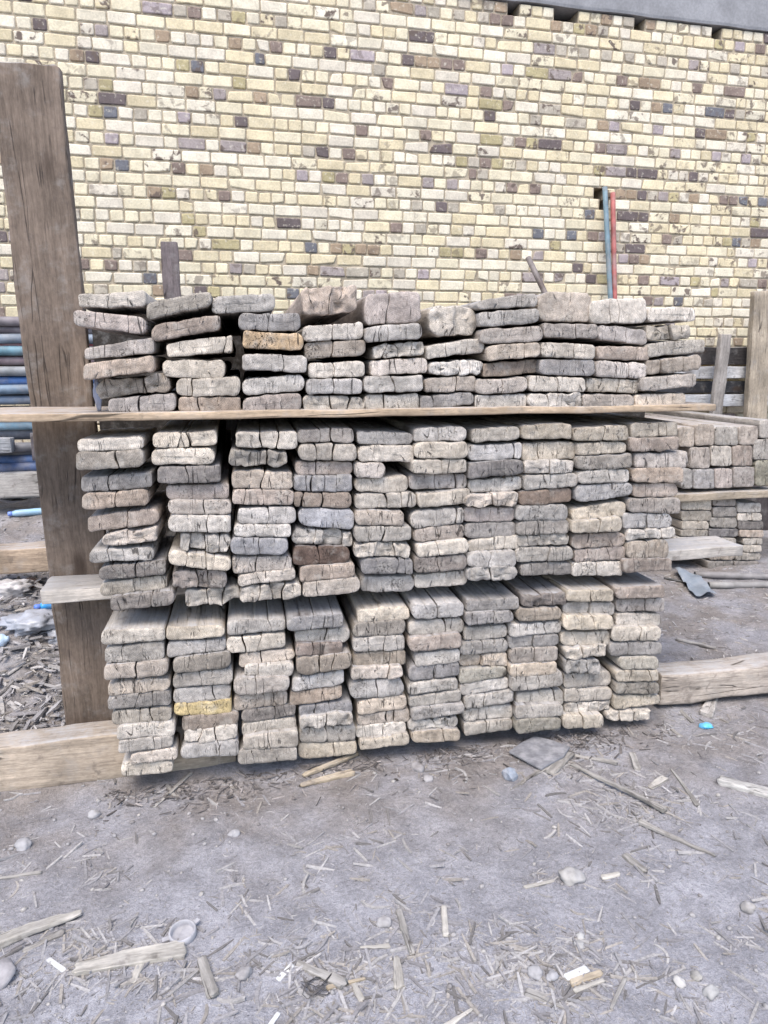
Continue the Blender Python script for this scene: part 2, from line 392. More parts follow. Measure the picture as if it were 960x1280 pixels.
MIDDLE = [
('B1', '''65 398 98 84 160 147 p | 55 400 167 150 257 237 dg 60 | 85 440 285 262 365 337 dg 38 | 86 425 372 345 455 427 kb 50 | 115 475 485 442 565 522 bk 55 | 185 470 585 530 635 612 pk 45 r | 127 450 652 637 717 702 gp 28 | 170 510 737 702 807 772 d 55 | 180 515 817 777 887 847 pg 50 | 230 550 887 852 960 925 d 65'''),
('B1', '''440 765 67 58 140 132 p 42 55 | 435 755 147 140 226 224 p | 467 785 236 228 318 312 d 46 | 512 825 326 318 400 397 bk | 520 835 404 402 475 477 pk 57 | 522 835 482 482 562 565 p 62 | 580 830 572 572 650 662 gp 20 50 80 r | 522 835 652 690 727 757 p 28 60 | 540 815 757 757 842 842 dk 45 65 r | 605 880 852 837 935 907 g r'''),
('B2', '''58 368 62 57 140 150 p 40 68 | 30 315 147 165 230 240 g 35 65 r | 40 342 257 257 345 344 kg 50 | 40 350 350 348 427 427 k 20 50 | 68 360 440 435 521 521 up 52 | 50 335 526 526 586 587 p 35 | 30 322 594 592 677 672 u 50 | 42 340 687 680 768 750 kp 40 | 68 360 777 740 830 800 kpt | 85 390 842 812 915 887 up 30 50 70 r'''),
('B2', '''365 648 50 42 117 115 gb 40 60 | 372 665 123 121 205 205 pu 30 60 | 358 643 209 211 275 277 k 35 | 350 643 281 276 356 362 u 30 52 73 | 350 640 361 366 431 442 b 15 48 | 372 652 439 450 527 553 u | 345 645 547 557 624 630 p 35 50 82 r | 345 630 632 632 728 714 x 45 | 380 655 735 714 812 787 bk | 395 680 816 787 890 862 kpg 25'''),
('B2', '''665 945 56 66 125 122 ug | 672 950 131 126 207 208 p | 655 810 211 216 290 290 kp | 655 922 294 277 360 364 ptu | 655 965 371 364 446 437 g 50 75 | 655 900 451 463 527 531 kg | 655 940 536 531 609 607 g 25 50 | 655 935 622 617 687 687 p 35 70 r | 685 945 696 692 771 772 du 70 85 | 682 950 786 776 862 857 ug'''),
('B3', '''150 415 42 34 110 106 ug 45 | 150 420 116 109 191 192 gp | 140 415 200 196 269 267 p 55 | 130 415 276 266 353 342 kg 45 80 | 170 430 371 346 441 417 p | 135 400 458 434 547 512 pu 85 | 145 400 549 516 614 592 kbg 48 | 165 425 622 594 691 667 p 40 | 155 415 692 673 769 747 xg 45 | 152 418 776 749 841 827 p'''),
('B3', '''440 680 46 32 115 97 gt | 420 690 126 114 209 192 up 85 | 425 700 216 196 292 272 d | 422 690 301 282 364 352 p | 415 670 371 363 436 430 kp 52 r | 395 655 441 433 511 507 k | 400 660 516 509 592 592 du 60 | 420 680 602 572 661 642 pg 70 | 415 660 666 651 739 737 pu | 420 672 746 732 806 802 gp 45 r'''),
('B4', '''48 300 107 96 178 174 gt | 50 318 196 189 283 274 pt 30 | 65 320 289 286 353 347 up 50 r | 60 330 356 346 431 414 gp | 35 305 436 421 509 494 bx 55 | 20 280 511 506 586 582 g | 25 288 589 574 656 650 dg | 40 300 666 651 723 710 pg 20 r | 20 308 726 716 796 782 g 58 | 40 298 799 791 861 852 dg 55'''),
('B4', '''310 585 121 106 186 180 tg 55 | 325 578 196 189 256 247 pt 45 | 322 600 263 251 333 320 dg | 332 592 333 326 403 392 p 60 | 320 605 411 391 496 457 ug | 300 570 526 481 586 562 tpp | 300 552 587 564 646 640 pt 55 | 300 570 656 641 723 710 kb | 315 572 726 709 791 777 bk 65 | 302 555 796 783 861 857 p 48'''),
('B4', '''595 830 96 91 166 162 gt 60 75 | 592 835 171 166 241 230 b | 615 880 251 236 321 322 pk | 605 860 323 319 393 394 bk | 605 830 399 396 468 464 kb | 580 845 473 471 541 549 bg | 555 800 546 546 621 620 pu 50 | 575 820 626 621 681 670 p 40 70 r | 575 790 691 681 771 774 bg 50 | 560 800 776 773 846 834 b'''),
]
LOWER = [
('C1', '''65 385 192 182 268 242 pt | 80 380 282 247 363 337 g 30 | 80 400 371 342 446 417 gk 50 | 100 410 456 426 521 492 pk | 100 415 531 496 591 567 gd 45 70 | 120 420 598 571 666 642 g 45 65 | 145 435 671 646 741 720 gp | 150 425 746 716 811 777 gu 65 | 210 448 816 777 866 837 kt | 165 425 857 846 928 902 pt'''),
('C1', '''390 685 177 167 245 227 pt | 395 690 250 236 331 292 up 65 | 425 715 336 301 411 377 gd | 425 725 411 379 481 457 pu 45 | 425 715 483 461 561 537 pu 70 | 430 718 561 536 621 607 y 25 | 470 755 626 599 701 662 bd | 480 748 699 666 769 737 p 30 58 | 462 755 771 736 841 817 ug 65'''),
('C2', '''-25 268 187 172 258 234 gp 72 | -28 270 271 241 351 322 p 30 55 | 35 315 346 326 419 377 kp 40 | 62 308 416 389 471 460 p 30 | 5 288 476 461 561 537 pb 40 | 8 278 561 531 636 602 gk 55 | 50 320 636 603 699 657 d 60 | 50 322 701 663 766 732 g | 55 332 766 731 831 817 pu 47 | 30 325 831 816 910 882 ug'''),
('C2', '''275 560 167 152 238 217 u 45 80 | 315 590 241 216 303 290 p 55 | 318 555 306 296 366 360 kx 35 | 325 600 369 346 461 422 gb 40 65 | 300 560 471 433 543 502 pu | 290 550 541 506 613 572 kb | 335 605 616 586 669 642 du 30 55 | 335 605 671 646 723 707 pg 50 r | 335 620 723 706 796 787 ug 47 | 330 625 801 786 880 852 gt 60'''),
('C2', '''625 888 127 112 195 180 pt | 605 870 199 179 269 252 dg 65 | 605 865 276 256 343 334 gu 60 | 605 870 351 331 426 407 bt 58 | 600 855 426 413 493 472 pk 72 | 590 860 491 471 579 560 ug 50 | 628 875 591 551 659 622 pk | 628 890 661 621 713 690 kg 55 68 | 622 875 721 691 781 757 p 55 | 640 888 786 746 835 802 p'''),
('C3', '''180 442 162 152 240 227 up 48 | 165 440 251 231 323 302 p 65 | 165 430 331 306 403 380 bk | 195 420 411 386 476 452 p | 165 420 471 451 551 522 du 50 | 160 410 556 531 619 587 gp | 165 425 631 591 681 647 g 50 | 180 445 686 656 746 707 u 35 | 165 415 753 726 801 777 pg 50 r | 180 425 801 786 860 847 bt 65'''),
('C3', '''450 718 142 127 200 187 dg | 450 690 206 196 273 252 ud 60 | 440 660 281 263 346 324 pg 18 | 420 662 356 336 421 402 ug 45 | 425 660 426 401 486 467 pk 45 r | 415 655 491 471 563 524 go | 420 665 561 526 621 582 p | 445 690 626 591 691 652 gp 40 | 440 688 691 666 753 732 p 28 | 440 685 761 739 822 792 pg 45'''),
('C4', '''130 355 197 187 252 244 bd r | 105 330 266 259 331 320 bdt | 68 328 346 326 409 384 p 68 | 65 315 406 391 473 447 gd 50 | 75 312 471 456 546 522 gb 50 | 70 305 546 531 609 592 kt | 78 335 601 581 683 652 gu 52 | 105 338 686 666 746 740 gt 80 | 98 338 751 743 816 802 pu | 100 325 816 809 895 864 do'''),
('C4', '''355 590 172 167 230 230 tg 52 | 340 595 236 233 296 300 gu 50 | 338 588 301 298 376 370 pt 60 | 325 572 379 376 451 447 p | 345 562 461 451 516 512 p r | 350 522 521 521 589 587 g 65 r | 340 585 591 581 661 657 ug 50 | 342 585 666 656 731 722 up | 345 582 736 726 799 772 p 30 50 70 r | 335 540 801 796 870 862 pt 50'''),
('C4', '''600 845 157 147 216 210 bk | 600 845 219 211 281 280 kg 60 | 600 835 286 291 359 354 pu 48 | 585 832 363 359 431 430 gp 58 | 570 830 433 433 501 497 dg 35 | 620 815 506 506 569 567 po | 600 815 576 571 629 627 gt 80 | 600 820 633 633 691 692 g | 590 825 701 696 773 740 pt 80 | 560 780 781 771 832 822 p 30 60 r'''),
]
ORD = ['', 'top', 'second', 'third', 'fourth', 'fifth', 'sixth', 'seventh', 'eighth', 'ninth', 'tenth', 'eleventh']
ORDC = ['leftmost', 'second', 'third', 'fourth', 'fifth', 'sixth', 'seventh', 'eighth', 'ninth', 'rightmost']
CROSS_TOP = .685; BEAM_TOP = .165
seed = 0
def build_tier(tier, data):
    global seed
    for ci, (crop, txt) in enumerate(data):
        ox, oy, s = CROP[crop]
        rows = txt.split('|')
        shx = random.Random(ci*7+len(tier)).uniform(.02, .055)
        for ri, row in enumerate(rows):
            seed += 1; rg = random.Random(seed*13+5)
            t = row.split(); x0, x1, a, b_, c, d = map(float, t[:6]); code = t[6]
            cr = [int(k) for k in t[7:] if k != 'r']; rough = 1.0 if 'r' in t[7:] else 0.0
            Yf = rg.uniform(-.018, .018)
            top = ri == 0
            pt = lambda x, y: P(ox+x/s, oy+y/s, Yf)
            BL, BR, TL, TR = pt(x0, c), pt(x1, d), pt(x0, a), pt(x1, b_)
            ce = (BL+BR+TL+TR)/4
            q = [(v.x-ce.x, v.z-ce.z) for v in (BL, BR, TL, TR)]
            zmin = min(BL.z, BR.z)
            L = rg.uniform(1.9, 2.05)
            if tier == 'middle' and zmin < CROSS_TOP: L = .172-Yf
            if tier == 'lower' and ci < 3 and zmin < BEAM_TOP: L = .094-Yf
            if ci == 0 and (tier != 'upper' or 0 < ri < 5): L = min(L, .352-Yf)
            o_cr = cr if not (rough and not cr) else [40, 70]
            V, F, M = plank_mesh(q, L, o_cr, rough, seed, (shx, rg.uniform(-.002, .002)))
            o = link('wooden_plank', V, F, [END, WOOD], (ce.x, Yf, ce.z), col=colour(code, rg), fm=M)
            look = PNAME[code[0]]
            st = 'ragged' if rough else ('split' if len(cr) == 1 else ('cracked' if len(cr) > 1 else 'whole'))
            pos = 'bottom' if ri == len(rows)-1 else ORD[ri+1]+('' if ri == 0 else ' from top')
            colw = ORDC[ci]+(' column' if ci in (0, 9) else ' column from left')
            tag(o, f'{look} {st} plank end, {pos}, {colw}, {tier} tier', 'plank', 'weathered planks of the big three tier pile')
build_tier('upper', UPPER); build_tier('middle', MIDDLE); build_tier('lower', LOWER)

# ------------------------------------------------------------------ generic sawn boards (long axis = local Y)
def board(name, p0, p1, w, h, mat, col, label=None, cat=None, group=None, up=(0, 0, 1), seed=0, wear=.003, roundness=.006, seg=None, parent=None, taper=None, end=None):
    """a worn board from p0 to p1 (end-centre to end-centre); w across, h along 'up'."""
    p0, p1 = Vector(p0), Vector(p1); ax = (p1-p0); L = ax.length; ax.normalize()
    up = Vector(up); up = (up-ax*up.dot(ax)).normalized(); sd = ax.cross(up)
    rot = Matrix((sd, ax, up)).transposed()
    prof = rrect(-w/2, w/2, -h/2, h/2, min(roundness, h*.45, w*.45), min(roundness, h*.45, w*.45), max(w, h)/6)
    n = len(prof); seg = seg or max(6, int(L/.05)); V, F, M = [], [], []
    ys = [0, min(.004, L*.1)]+[L*(i/seg) for i in range(1, seg)]+[L-min(.004, L*.1), L]
    for j, y in enumerate(ys):
        k = 1 if 0 < j < len(ys)-1 else 1-min(.3, .004/min(w, h)*1.2)
        tp = 1
        if taper: tp = taper[0]+(taper[1]-taper[0])*y/L
        for (x, z) in prof:
            q = (x, y, z)
            f = wear
            V.append((x*k*tp+nz((x, y*.6, z), 9, seed)*f*1.5+nz(q, 40, seed+2)*f*.5, y+(nz((x, j, z), 60, seed)*wear*1.5 if j in (0, len(ys)-1) else 0), z*k*tp+nz((x, y*.6, z), 8, seed+4)*f*1.5+nz(q, 45, seed+6)*f*.5))
    for j in range(len(ys)-1):
        for i in range(n):
            a = j*n+i; c = j*n+(i+1) % n
            F.append((a, a+n, c+n, c)); M.append(1)
    F.append(tuple(range(n))); M.append(0); F.append(tuple((len(ys)-1)*n+i for i in range(n-1, -1, -1))); M.append(0)
    o = link(name, V, F, [end or END, mat], p0, col=col, fm=M, parent=parent)
    o.rotation_euler = rot.to_euler()
    return tag(o, label, cat, group)

# shelf board under the upper tier
a = P(-60, 524, -.02); b = P(896, 509, -.02)
board('shelf_board', (a.x, .155, 1.272), (b.x, .155, 1.270), .35, .026, POSTW, (.44, .335, .235), 'long thin board lying under the bottom planks of the upper tier', 'board', seed=3, wear=.002)
for y_ in (.62, 1.6):
    board('spacer_batten', (-.25, y_, 1.259), (1.64, y_, 1.259), .07, .055, POSTW, (.2, .15, .12), f'dark spacer batten {"near the front" if y_ < 1 else "towards the back"} between middle and upper tier', 'batten', seed=5)
# cross board under the middle tier: both ends stick out
a = P(50, 747, .18); b = P(929, 691, .18)
board('cross_board', (a.x, .27, .653), (b.x, .27, .651), .18, .046, POSTW, (.52, .475, .425), 'pale thick board sticking out at both sides under the middle tier', 'board', seed=8)
for y_ in (.75, 1.6):
    board('spacer_batten', (-.25, y_, .640), (1.6, y_, .640), .08, .04, POSTW, (.2, .15, .12), f'dark spacer batten {"near the front" if y_ < 1 else "towards the back"} between lower and middle tier', 'batten', seed=6)
pa, pb = P(130, 600, 2.14), P(800, 600, 2.14)  # added unseen sheet, near-black so plank gaps stay dark against the wall
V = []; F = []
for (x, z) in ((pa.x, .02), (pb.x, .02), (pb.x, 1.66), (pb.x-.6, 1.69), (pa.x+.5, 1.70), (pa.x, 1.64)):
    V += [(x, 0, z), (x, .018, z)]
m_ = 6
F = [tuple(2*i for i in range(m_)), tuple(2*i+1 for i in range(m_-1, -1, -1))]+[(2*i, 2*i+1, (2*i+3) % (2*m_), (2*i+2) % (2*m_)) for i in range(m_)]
tag(link('gap_blocker', V, F, POSTW, (0, 2.14, 0), col=(.035, .03, .026), smooth=False), 'added dark panel behind the pile, blocking the bright wall in its gaps', 'panel')
# ground beams
board('base_beam', (-1.9, .165, .072), (.02, .165, .075), .12, .178, POSTW, (.40, .33, .26), 'thick tan beam on the ground left of the lower tier', 'beam', seed=12, roundness=.012, wear=.005)
board('base_beam', (1.76, .165, .09), (3.4, .13, .09), .13, .14, POSTW, (.40, .345, .295), 'thick greyish beam on the ground right of the lower tier', 'beam', seed=14, roundness=.02, wear=.006)

# ------------------------------------------------------------------ posts
def post(name, ptop, pbot, w, t, col, label, seed, zbot):
    return board(name, (pbot[0], pbot[1], zbot), ptop, w, t, POSTW, col, label, 'post', 'upright timber posts', up=(0, -1, 0), seed=seed, wear=.004, roundness=.006)
pt_ = P(33, 83, .385); pb_ = P(118, 880, .385)
d_ = (pt_-pb_); zb = gh(pb_.x, .385)-.1
pb2 = pb_+d_*((zb-pb_.z)/d_.z)
post('upright_post', pt_, pb2, .205, .05, (.17, .132, .105), 'tall brown plank post standing in front of the pipes, left of the pile', 21, pb2.z)
p = P(211, 303, 2.6); post('upright_post', p, (p.x+.03, 2.6, 0), .105, .06, (.15, .125, .125), 'short purplish grey post top poking up behind the upper left planks', 22, .3)
p = P(953, 364, 3.24); post('upright_post', p, (p.x+.11, 3.24, 0), .20, .06, (.37, .31, .24), 'wide pale post at the right edge before the brick wall', 23, -.05)
p = P(906, 418, 3.2); post('upright_post', p, (p.x-.04, 3.2, 0), .10, .05, (.31, .28, .255), 'narrow grey post between the pile and the wide right post', 24, -.05)

# ------------------------------------------------------------------ stack behind on the right
YB = 1.8; CR5 = (800, 340, 4.57); CR6 = (800, 600, 4)
def endpiece(name, crop, x0, x1, z0, z1, code, L, Yf, label, cat, group, cr=(), rough=0, sd=0, z0b=None, z1b=None):
    global seed
    seed += 1; rg = random.Random(seed*3)
    ox, oy, s = crop
    pt = lambda x, y: P(ox+x/s, oy+y/s, Yf)
    BL, BR, TL, TR = pt(x0, z1), pt(x1, z1b or z1), pt(x0, z0), pt(x1, z0b or z0)
    ce = (BL+BR+TL+TR)/4; q = [(v.x-ce.x, v.z-ce.z) for v in (BL, BR, TL, TR)]
    V, F, M = plank_mesh(q, L, list(cr), rough, seed, (.03, 0), .016, (.09, .19) if name == 'square_timber' else (.18, .4))
    o = link(name, V, F, [END, WOOD], (ce.x, Yf, ce.z), col=colour(code, rg), fm=M)
    return tag(o, label, cat, group)
TIM = [[(222, 312, 885, 1000, 'kp'), (315, 425, 868, 992, 'kg'), (430, 560, 884, 990, 'gt'), (565, 675, 880, 988, 'kg'), (684, 790, 848, 950, 'g')],
       [(285, 402, 1002, 1122, 'kg'), (406, 525, 994, 1110, 'p'), (530, 643, 992, 1108, 'kb'), (650, 760, 955, 1072, 'g')],
       [(235, 300, 1125, 1238, 'g'), (305, 426, 1127, 1238, 'u'), (430, 530, 1124, 1236, 'k'), (535, 655, 1114, 1228, 'kg'), (660, 770, 1076, 1222, 'o')]]
rown = ['top', 'middle', 'bottom']; 
for r_, row in enumerate(TIM):
    for k, (x0, x1, z0, z1, code) in enumerate(row):
        pos = ['leftmost', 'second from left', 'third from left', 'fourth from left', 'rightmost'][k if k < len(row)-1 else 4]
        endpiece('square_timber', CR5, x0, x1, z0, z1, code, 1.28, YB, f'{PNAME[code[0]]} square timber end, {pos} in {rown[r_]} row, stack behind on the right', 'timber', 'square timbers stacked behind on the right', sd=k)
a = P(840, 622, YB); b = P(1040, 606, YB)
board('rail_board', (a.x, YB+.05, a.z), (b.x, YB+.05, a.z), .16, .05, POSTW, (.36, .30, .23), 'tan rail board carrying the square timbers on the right', 'board', seed=31)
BK = [(208, 358, 95, 150, 'p', ()), (205, 358, 155, 205, 'g', ()), (208, 345, 206, 248, 'p', ()), (203, 340, 249, 282, 'g', (60,)), (170, 335, 286, 330, 'gp', ()), (170, 330, 334, 390, 'g', ()),
      (365, 480, 92, 130, 'kg', ()), (365, 484, 137, 185, 'gd', ()), (350, 486, 190, 240, 'g', (50,)), (345, 490, 245, 285, 'd', (40, 70)), (345, 482, 290, 335, 'g', ()), (345, 475, 340, 400, 'gk', ()),
      (487, 605, 115, 163, 'pg', ()), (488, 612, 166, 205, 'p', (40, 60)), (492, 620, 208, 248, 'd', (50,)), (500, 620, 251, 288, 'k', ()), (515, 615, 292, 324, 'pg', (70,)), (515, 610, 327, 361, 'p', (40,)), (480, 610, 365, 404, 'g', (50,)),
      (340, 470, 406, 448, 'dg', (30, 60)), (474, 600, 408, 450, 'd', (50,))]
idx = {}
for (x0, x1, z0, z1, code, cr) in BK:
    colm = 0 if x0 < 340 and z0 < 400 else (1 if x0 < 470 and z0 < 400 else 2 if z0 < 400 else 3)
    idx[colm] = idx.get(colm, 0)+1
    cn = ['left', 'middle', 'right', 'bottom'][colm]
    lab = f'small {PNAME[code[0]]} plank end, {ORD[idx[colm]]} in {cn} column of the low stack behind' if colm < 3 else f'dark plank at the very bottom of the low stack behind, {"left" if x0 < 400 else "right"} one'
    endpiece('wooden_plank', CR6, x0, x1, z0, z1, code, 1.25, YB+.02, lab, 'plank', 'planks of the low stack under the square timbers', cr)
a = P(1000, 720, YB+.3); board('base_beam', (2.75, YB+.5, .02), (4.6, YB+.5, .02), .2, .2, POSTW, (.22, .19, .17), 'dark beam on the ground under the low right stack', 'beam', seed=33)
a = P(925, 660, 2.5)  # added dark cover over the bright wall beside the low stack
board('gap_cover', (a.x, 2.6, -.05), (a.x, 2.62, .80), 1.6, .05, POSTW, (.07, .06, .06), 'added dark board hiding the bright wall behind the low right stack', 'board', up=(0, -1, 0), seed=36)
# pale boards at the back right; near-black strips paint the shade between
for k, (y0, y1, c, lab) in enumerate([(434, 456, (.05, .045, .045), 'near black strip painting the shaded gap above the pale board behind the right posts'), (458, 473, (.50, .49, .49), 'pale board between painted dark gaps behind the right posts'),
                               (477, 491, (.045, .045, .05), 'near black strip painting the lower shaded gap behind the right posts'), (493, 508, (.46, .46, .47), 'lowest pale board behind the right posts')]):
    zt, zb_ = P(905, y0, 3.33).z, P(905, y1, 3.33).z
    board('stacked_board', (3.3, 3.42, (zt+zb_)/2), (6.4, 3.42, (zt+zb_)/2), .17 if k % 2 == 0 else .21, zt-zb_, POSTW, c, lab, 'board', 'boards along the wall on the right', seed=40+k)

# ------------------------------------------------------------------ brick wall
WY = 3.6; CH = .0875; BL_ = .204; HB = BL_/2
wall = empty('brick_wall', (1.5, WY, 0))
tag(wall, 'yellow brick wall with scattered purple, blue and brown bricks', 'wall')
WX0, WX1 = -5.0, 8.5; ZT = 4.19
nrow = int(ZT/CH)+1
rg = random.Random(5)
YEL = [(.66, .585, .41), (.69, .63, .47), (.68, .63, .50), (.62, .545, .375), (.71, .66, .54), (.65, .60, .50), (.68, .62, .46)]
ODD = [((.40, .35, .36), 4), ((.24, .19, .165), 6), ((.15, .125, .125), 4), ((.165, .17, .19), 2), ((.34, .265, .19), 5), ((.44, .40, .33), 6), ((.42, .37, .22), 4), ((.33, .29, .28), 3)]
oddbag = [c for c, k in ODD for _ in range(k)]
V, F, CC, SS = [], [], [], []
strips = []
holes_px = [(640, 9), (703, 16), (714, 18), (795, 27), (893, 39), (750, 240), (750, 252)]
holes = [P(x, y, WY) for x, y in holes_px]
for r_ in range(nrow):
    z1 = ZT-r_*CH; z0 = z1-CH+.0115
    if z1 < -.1: break
    header = r_ % 2 == 1
    x = WX0+rg.uniform(0, .2); strip0 = WX0
    while x < WX1:
        if r_ == 0: w = HB*rg.uniform(.9, 1.1)
        elif header: w = HB if rg.random() > .12 else BL_
        else: w = BL_ if rg.random() > .13 else HB*rg.choice((1, 1, .75))
        w *= rg.uniform(.95, 1.04)
        xa, xb = x+.005, x+w-.005
        if any(x-.01 < h.x < x+w+.01 and z0-.02 < h.z < z1+.02 for h in holes) and w > .16:
            w = HB*rg.uniform(.75, .95); xb = x+w-.005
        x += w
        hit = any(xa-(.010 if r_ == 0 else .004) < h.x < xb+(.010 if r_ == 0 else .004) and z0-.03 < h.z < z1+.02 for h in holes) if r_ == 0 else any(xa-.004 < h.x < xb+.004 and z0-.01 < h.z < z1 for h in holes)
        if hit:
            strips.append((strip0, xa-.004, z0-.0115, z1)); strip0 = xb+.004
            continue
        pr = .33 if (header or w < .16) else .03
        clump = noise.noise(Vector((xa*.9, z0*2.2, 3)))
        pr *= max(.3, 1+1.0*clump)
        rightness = sm(2.2, 4.2, xa)
        if rg.random() < pr: c = rg.choice(oddbag); stain = rg.choice((.2, .5, .9))
        else: c = rg.choice(YEL); stain = 0 if rg.random() > .17+.33*rightness else rg.uniform(.35, 1)
        f = rg.uniform(.9, 1.08); c = (c[0]*f, c[1]*f*.975, c[2]*f*.96)
        j = lambda s=.0028: rg.uniform(-s, s)
        dy = rg.uniform(-.003, .003); bz = .008 if r_ else .014
        co = [(xa+j(), z0+j()), (xb+j(), z0+j()), (xb+j(), z1-.001+j()), (xa+j(), z1-.001+j())]
        if rg.random() < .12:
            k = rg.randrange(4); co[k] = (co[k][0]+(.018 if k in (0, 3) else -.018)*rg.random(), co[k][1]+(.016 if k < 2 else -.016)*rg.random())
        ctr = ((xa+xb)/2, (z0+z1)/2)
        b0 = len(V)
        # back ring, edge ring, chamfer ring with cut corners (8 points each)
        def ring8(cut, inset, y):
            for k in range(4):
                cx_, cz_ = co[k]
                ix = 1 if k in (0, 3) else -1; iz = 1 if k < 2 else -1
                A = (cx_+ix*(inset), cz_+iz*(inset+cut)); B = (cx_+ix*(inset+cut), cz_+iz*inset)
                if k in (1, 3): A, B = B, A
                for q in (A, B): V.append((q[0]-wall.location.x, y+dy, q[1]))
        ring8(.007, 0, .05); ring8(.007, 0, bz*.8); ring8(.007, .0025, .003); ring8(.006, .007, 0)
        for a_ in range(3):
            for k in range(8):
                F.append((b0+a_*8+k, b0+a_*8+(k+1) % 8, b0+(a_+1)*8+(k+1) % 8, b0+(a_+1)*8+k))
        F.append(tuple(b0+24+k for k in range(8)))
        CC += [c]*32; SS += [stain]*32
    strips.append((strip0, WX1, z0-.0115, z1))
o = link('brickwork', V, F, BRICK, parent=wall, smooth=False)
ca = o.data.attributes.new('brick_col', 'FLOAT_COLOR', 'POINT'); ca.data.foreach_set('color', [k for c in CC for k in (*c, 1)])
sa = o.data.attributes.new('stain', 'FLOAT', 'POINT'); sa.data.foreach_set('value', SS)
V, F = [], []
def box(V, F, x0, x1, y0, y1, z0, z1):
    b0 = len(V)
    for x in (x0, x1):
        for y in (y0, y1):
            for z in (z0, z1): V.append((x, y, z))
    for f in ((0, 1, 3, 2), (4, 6, 7, 5), (0, 4, 5, 1), (2, 3, 7, 6), (0, 2, 6, 4), (1, 5, 7, 3)): F.append(tuple(b0+k for k in f))
for (a_, b_, z0, z1) in strips:
    if b_-a_ > .01: box(V, F, a_-1.5, b_-1.5, .0095, .20, z0, z1)
link('mortar', V, F, MORTAR, parent=wall, smooth=False)
V, F = [], []; box(V, F, WX0-1.5, WX1-1.5, .201, .36, -.3, ZT+.3); link('wall_core', V, F, VOID, parent=wall, smooth=False)
# concrete band above the brick
V, F = [], []; nx = 120
for i in range(nx+1):
    xx = WX0+(WX1-WX0)*i/nx-1.5
    zb_ = ZT+.008+.012*noise.noise(Vector((xx*3, 0, 0)))+.006*noise.noise(Vector((xx*11, 0, 0)))
    for (y, z) in ((.2, zb_), (-.015, zb_), (-.02, zb_+.02), (-.02+.004*noise.noise(Vector((xx*2, 4, 0))), ZT+.25), (-.02, ZT+.62), (.2, ZT+.62)): V.append((xx, y, z))
for i in range(nx):
    for k in range(6):
        a_ = i*6+k; c_ = i*6+(k+1) % 6; F.append((a_, a_+6, c_+6, c_))
link('concrete_band', V, F, CONC, parent=wall, smooth=False)

# ------------------------------------------------------------------ poles and pipes
def tube(name, pts, r, mat, col, label, cat, group=None, n=14, hollow=True, parent=None, seed=0, bend=0):
    pts = [Vector(p) for p in pts]; V, F = [], []
    org = pts[0].copy(); pts = [p-org for p in pts]
    m = len(pts)
    rr = r if isinstance(r, (list, tuple)) else [r]*m
    ref = Vector((0, 0, 1))
    rings = []
    for i, p in enumerate(pts):
        t = (pts[min(i+1, m-1)]-pts[max(i-1, 0)]).normalized()
        rf = ref if abs(t.z) < .9 else Vector((1, 0, 0))
        u = t.cross(rf).normalized(); v = u.cross(t)
        rings.append((p, u, v, rr[i]))
    def addring(p, u, v, r_):
        b0 = len(V)
        for k in range(n):
            a_ = 2*math.pi*k/n; V.append(p+u*(math.cos(a_)*r_)+v*(math.sin(a_)*r_))
        return b0
    ids = [addring(*q) for q in rings]
    if hollow:
        t1 = (pts[-1]-pts[-2]).normalized(); t0 = (pts[0]-pts[1]).normalized()
        p, u, v, r_ = rings[-1]; e1 = addring(p, u, v, r_*.85); e2 = addring(p-t1*.08, u, v, r_*.84)
        p, u, v, r_ = rings[0]; s1 = addring(p, u, v, r_*.85); s2 = addring(p-t0*.08, u, v, r_*.84)
        ids = [s2, s1]+ids+[e1, e2]
    for a_, b_ in zip(ids, ids[1:]):
        for k in range(n): F.append((a_+k, a_+(k+1) % n, b_+(k+1) % n, b_+k))
    F.append(tuple(ids[0]+k for k in range(n-1, -1, -1))); F.append(tuple(ids[-1]+k for k in range(n)))
    o = link(name, V, F, mat, org, col=col, parent=parent)
    return tag(o, label, cat, group) if label or cat else o
def along(a, b, n, wob=0, seed=0):
    a, b = Vector(a), Vector(b); L = (b-a).length
    return [a.lerp(b, i/n)+Vector((nz((i, 0, 0), .7, seed), nz((0, i, 0), .7, seed), nz((0, 0, i), .7, seed)))*wob for i in range(n+1)]

# two poles leaning on the wall
for nm, (tx, ty), (bx, by), c, lab in (('leaning_pole', (756, 234), (768, 395), (.15, .22, .26), 'teal grey steel pole leaning on the brick wall'),
                                      ('leaning_pole', (766, 241), (773, 395), (.34, .11, .10), 'faded red steel pole leaning on the brick wall')):
    tp = P(tx, ty, WY-.035); bt = P(bx, by, 3.35); d_ = bt-tp; e = tp+d_*((tp.z-.02)/(-d_.z) if d_.z else 1)
    e = Vector((tp.x+(bt.x-tp.x)*tp.z/(tp.z-bt.z), min(3.2, 3.6), .0)); 
    e.y = 3.12
    tube(nm, along(e, tp, 14), .021, PAINT, c, lab, 'pole', 'poles leaning on the wall')
tp = P(660, 322, 2.9); bt = P(684, 372, 2.75); d_ = (bt-tp)
o = tube('rusty_bar', along(tp+d_*5.4, tp, 10), .021, PAINT, (.13, .10, .09), 'short dark bar slanting up behind the upper planks', 'bar')

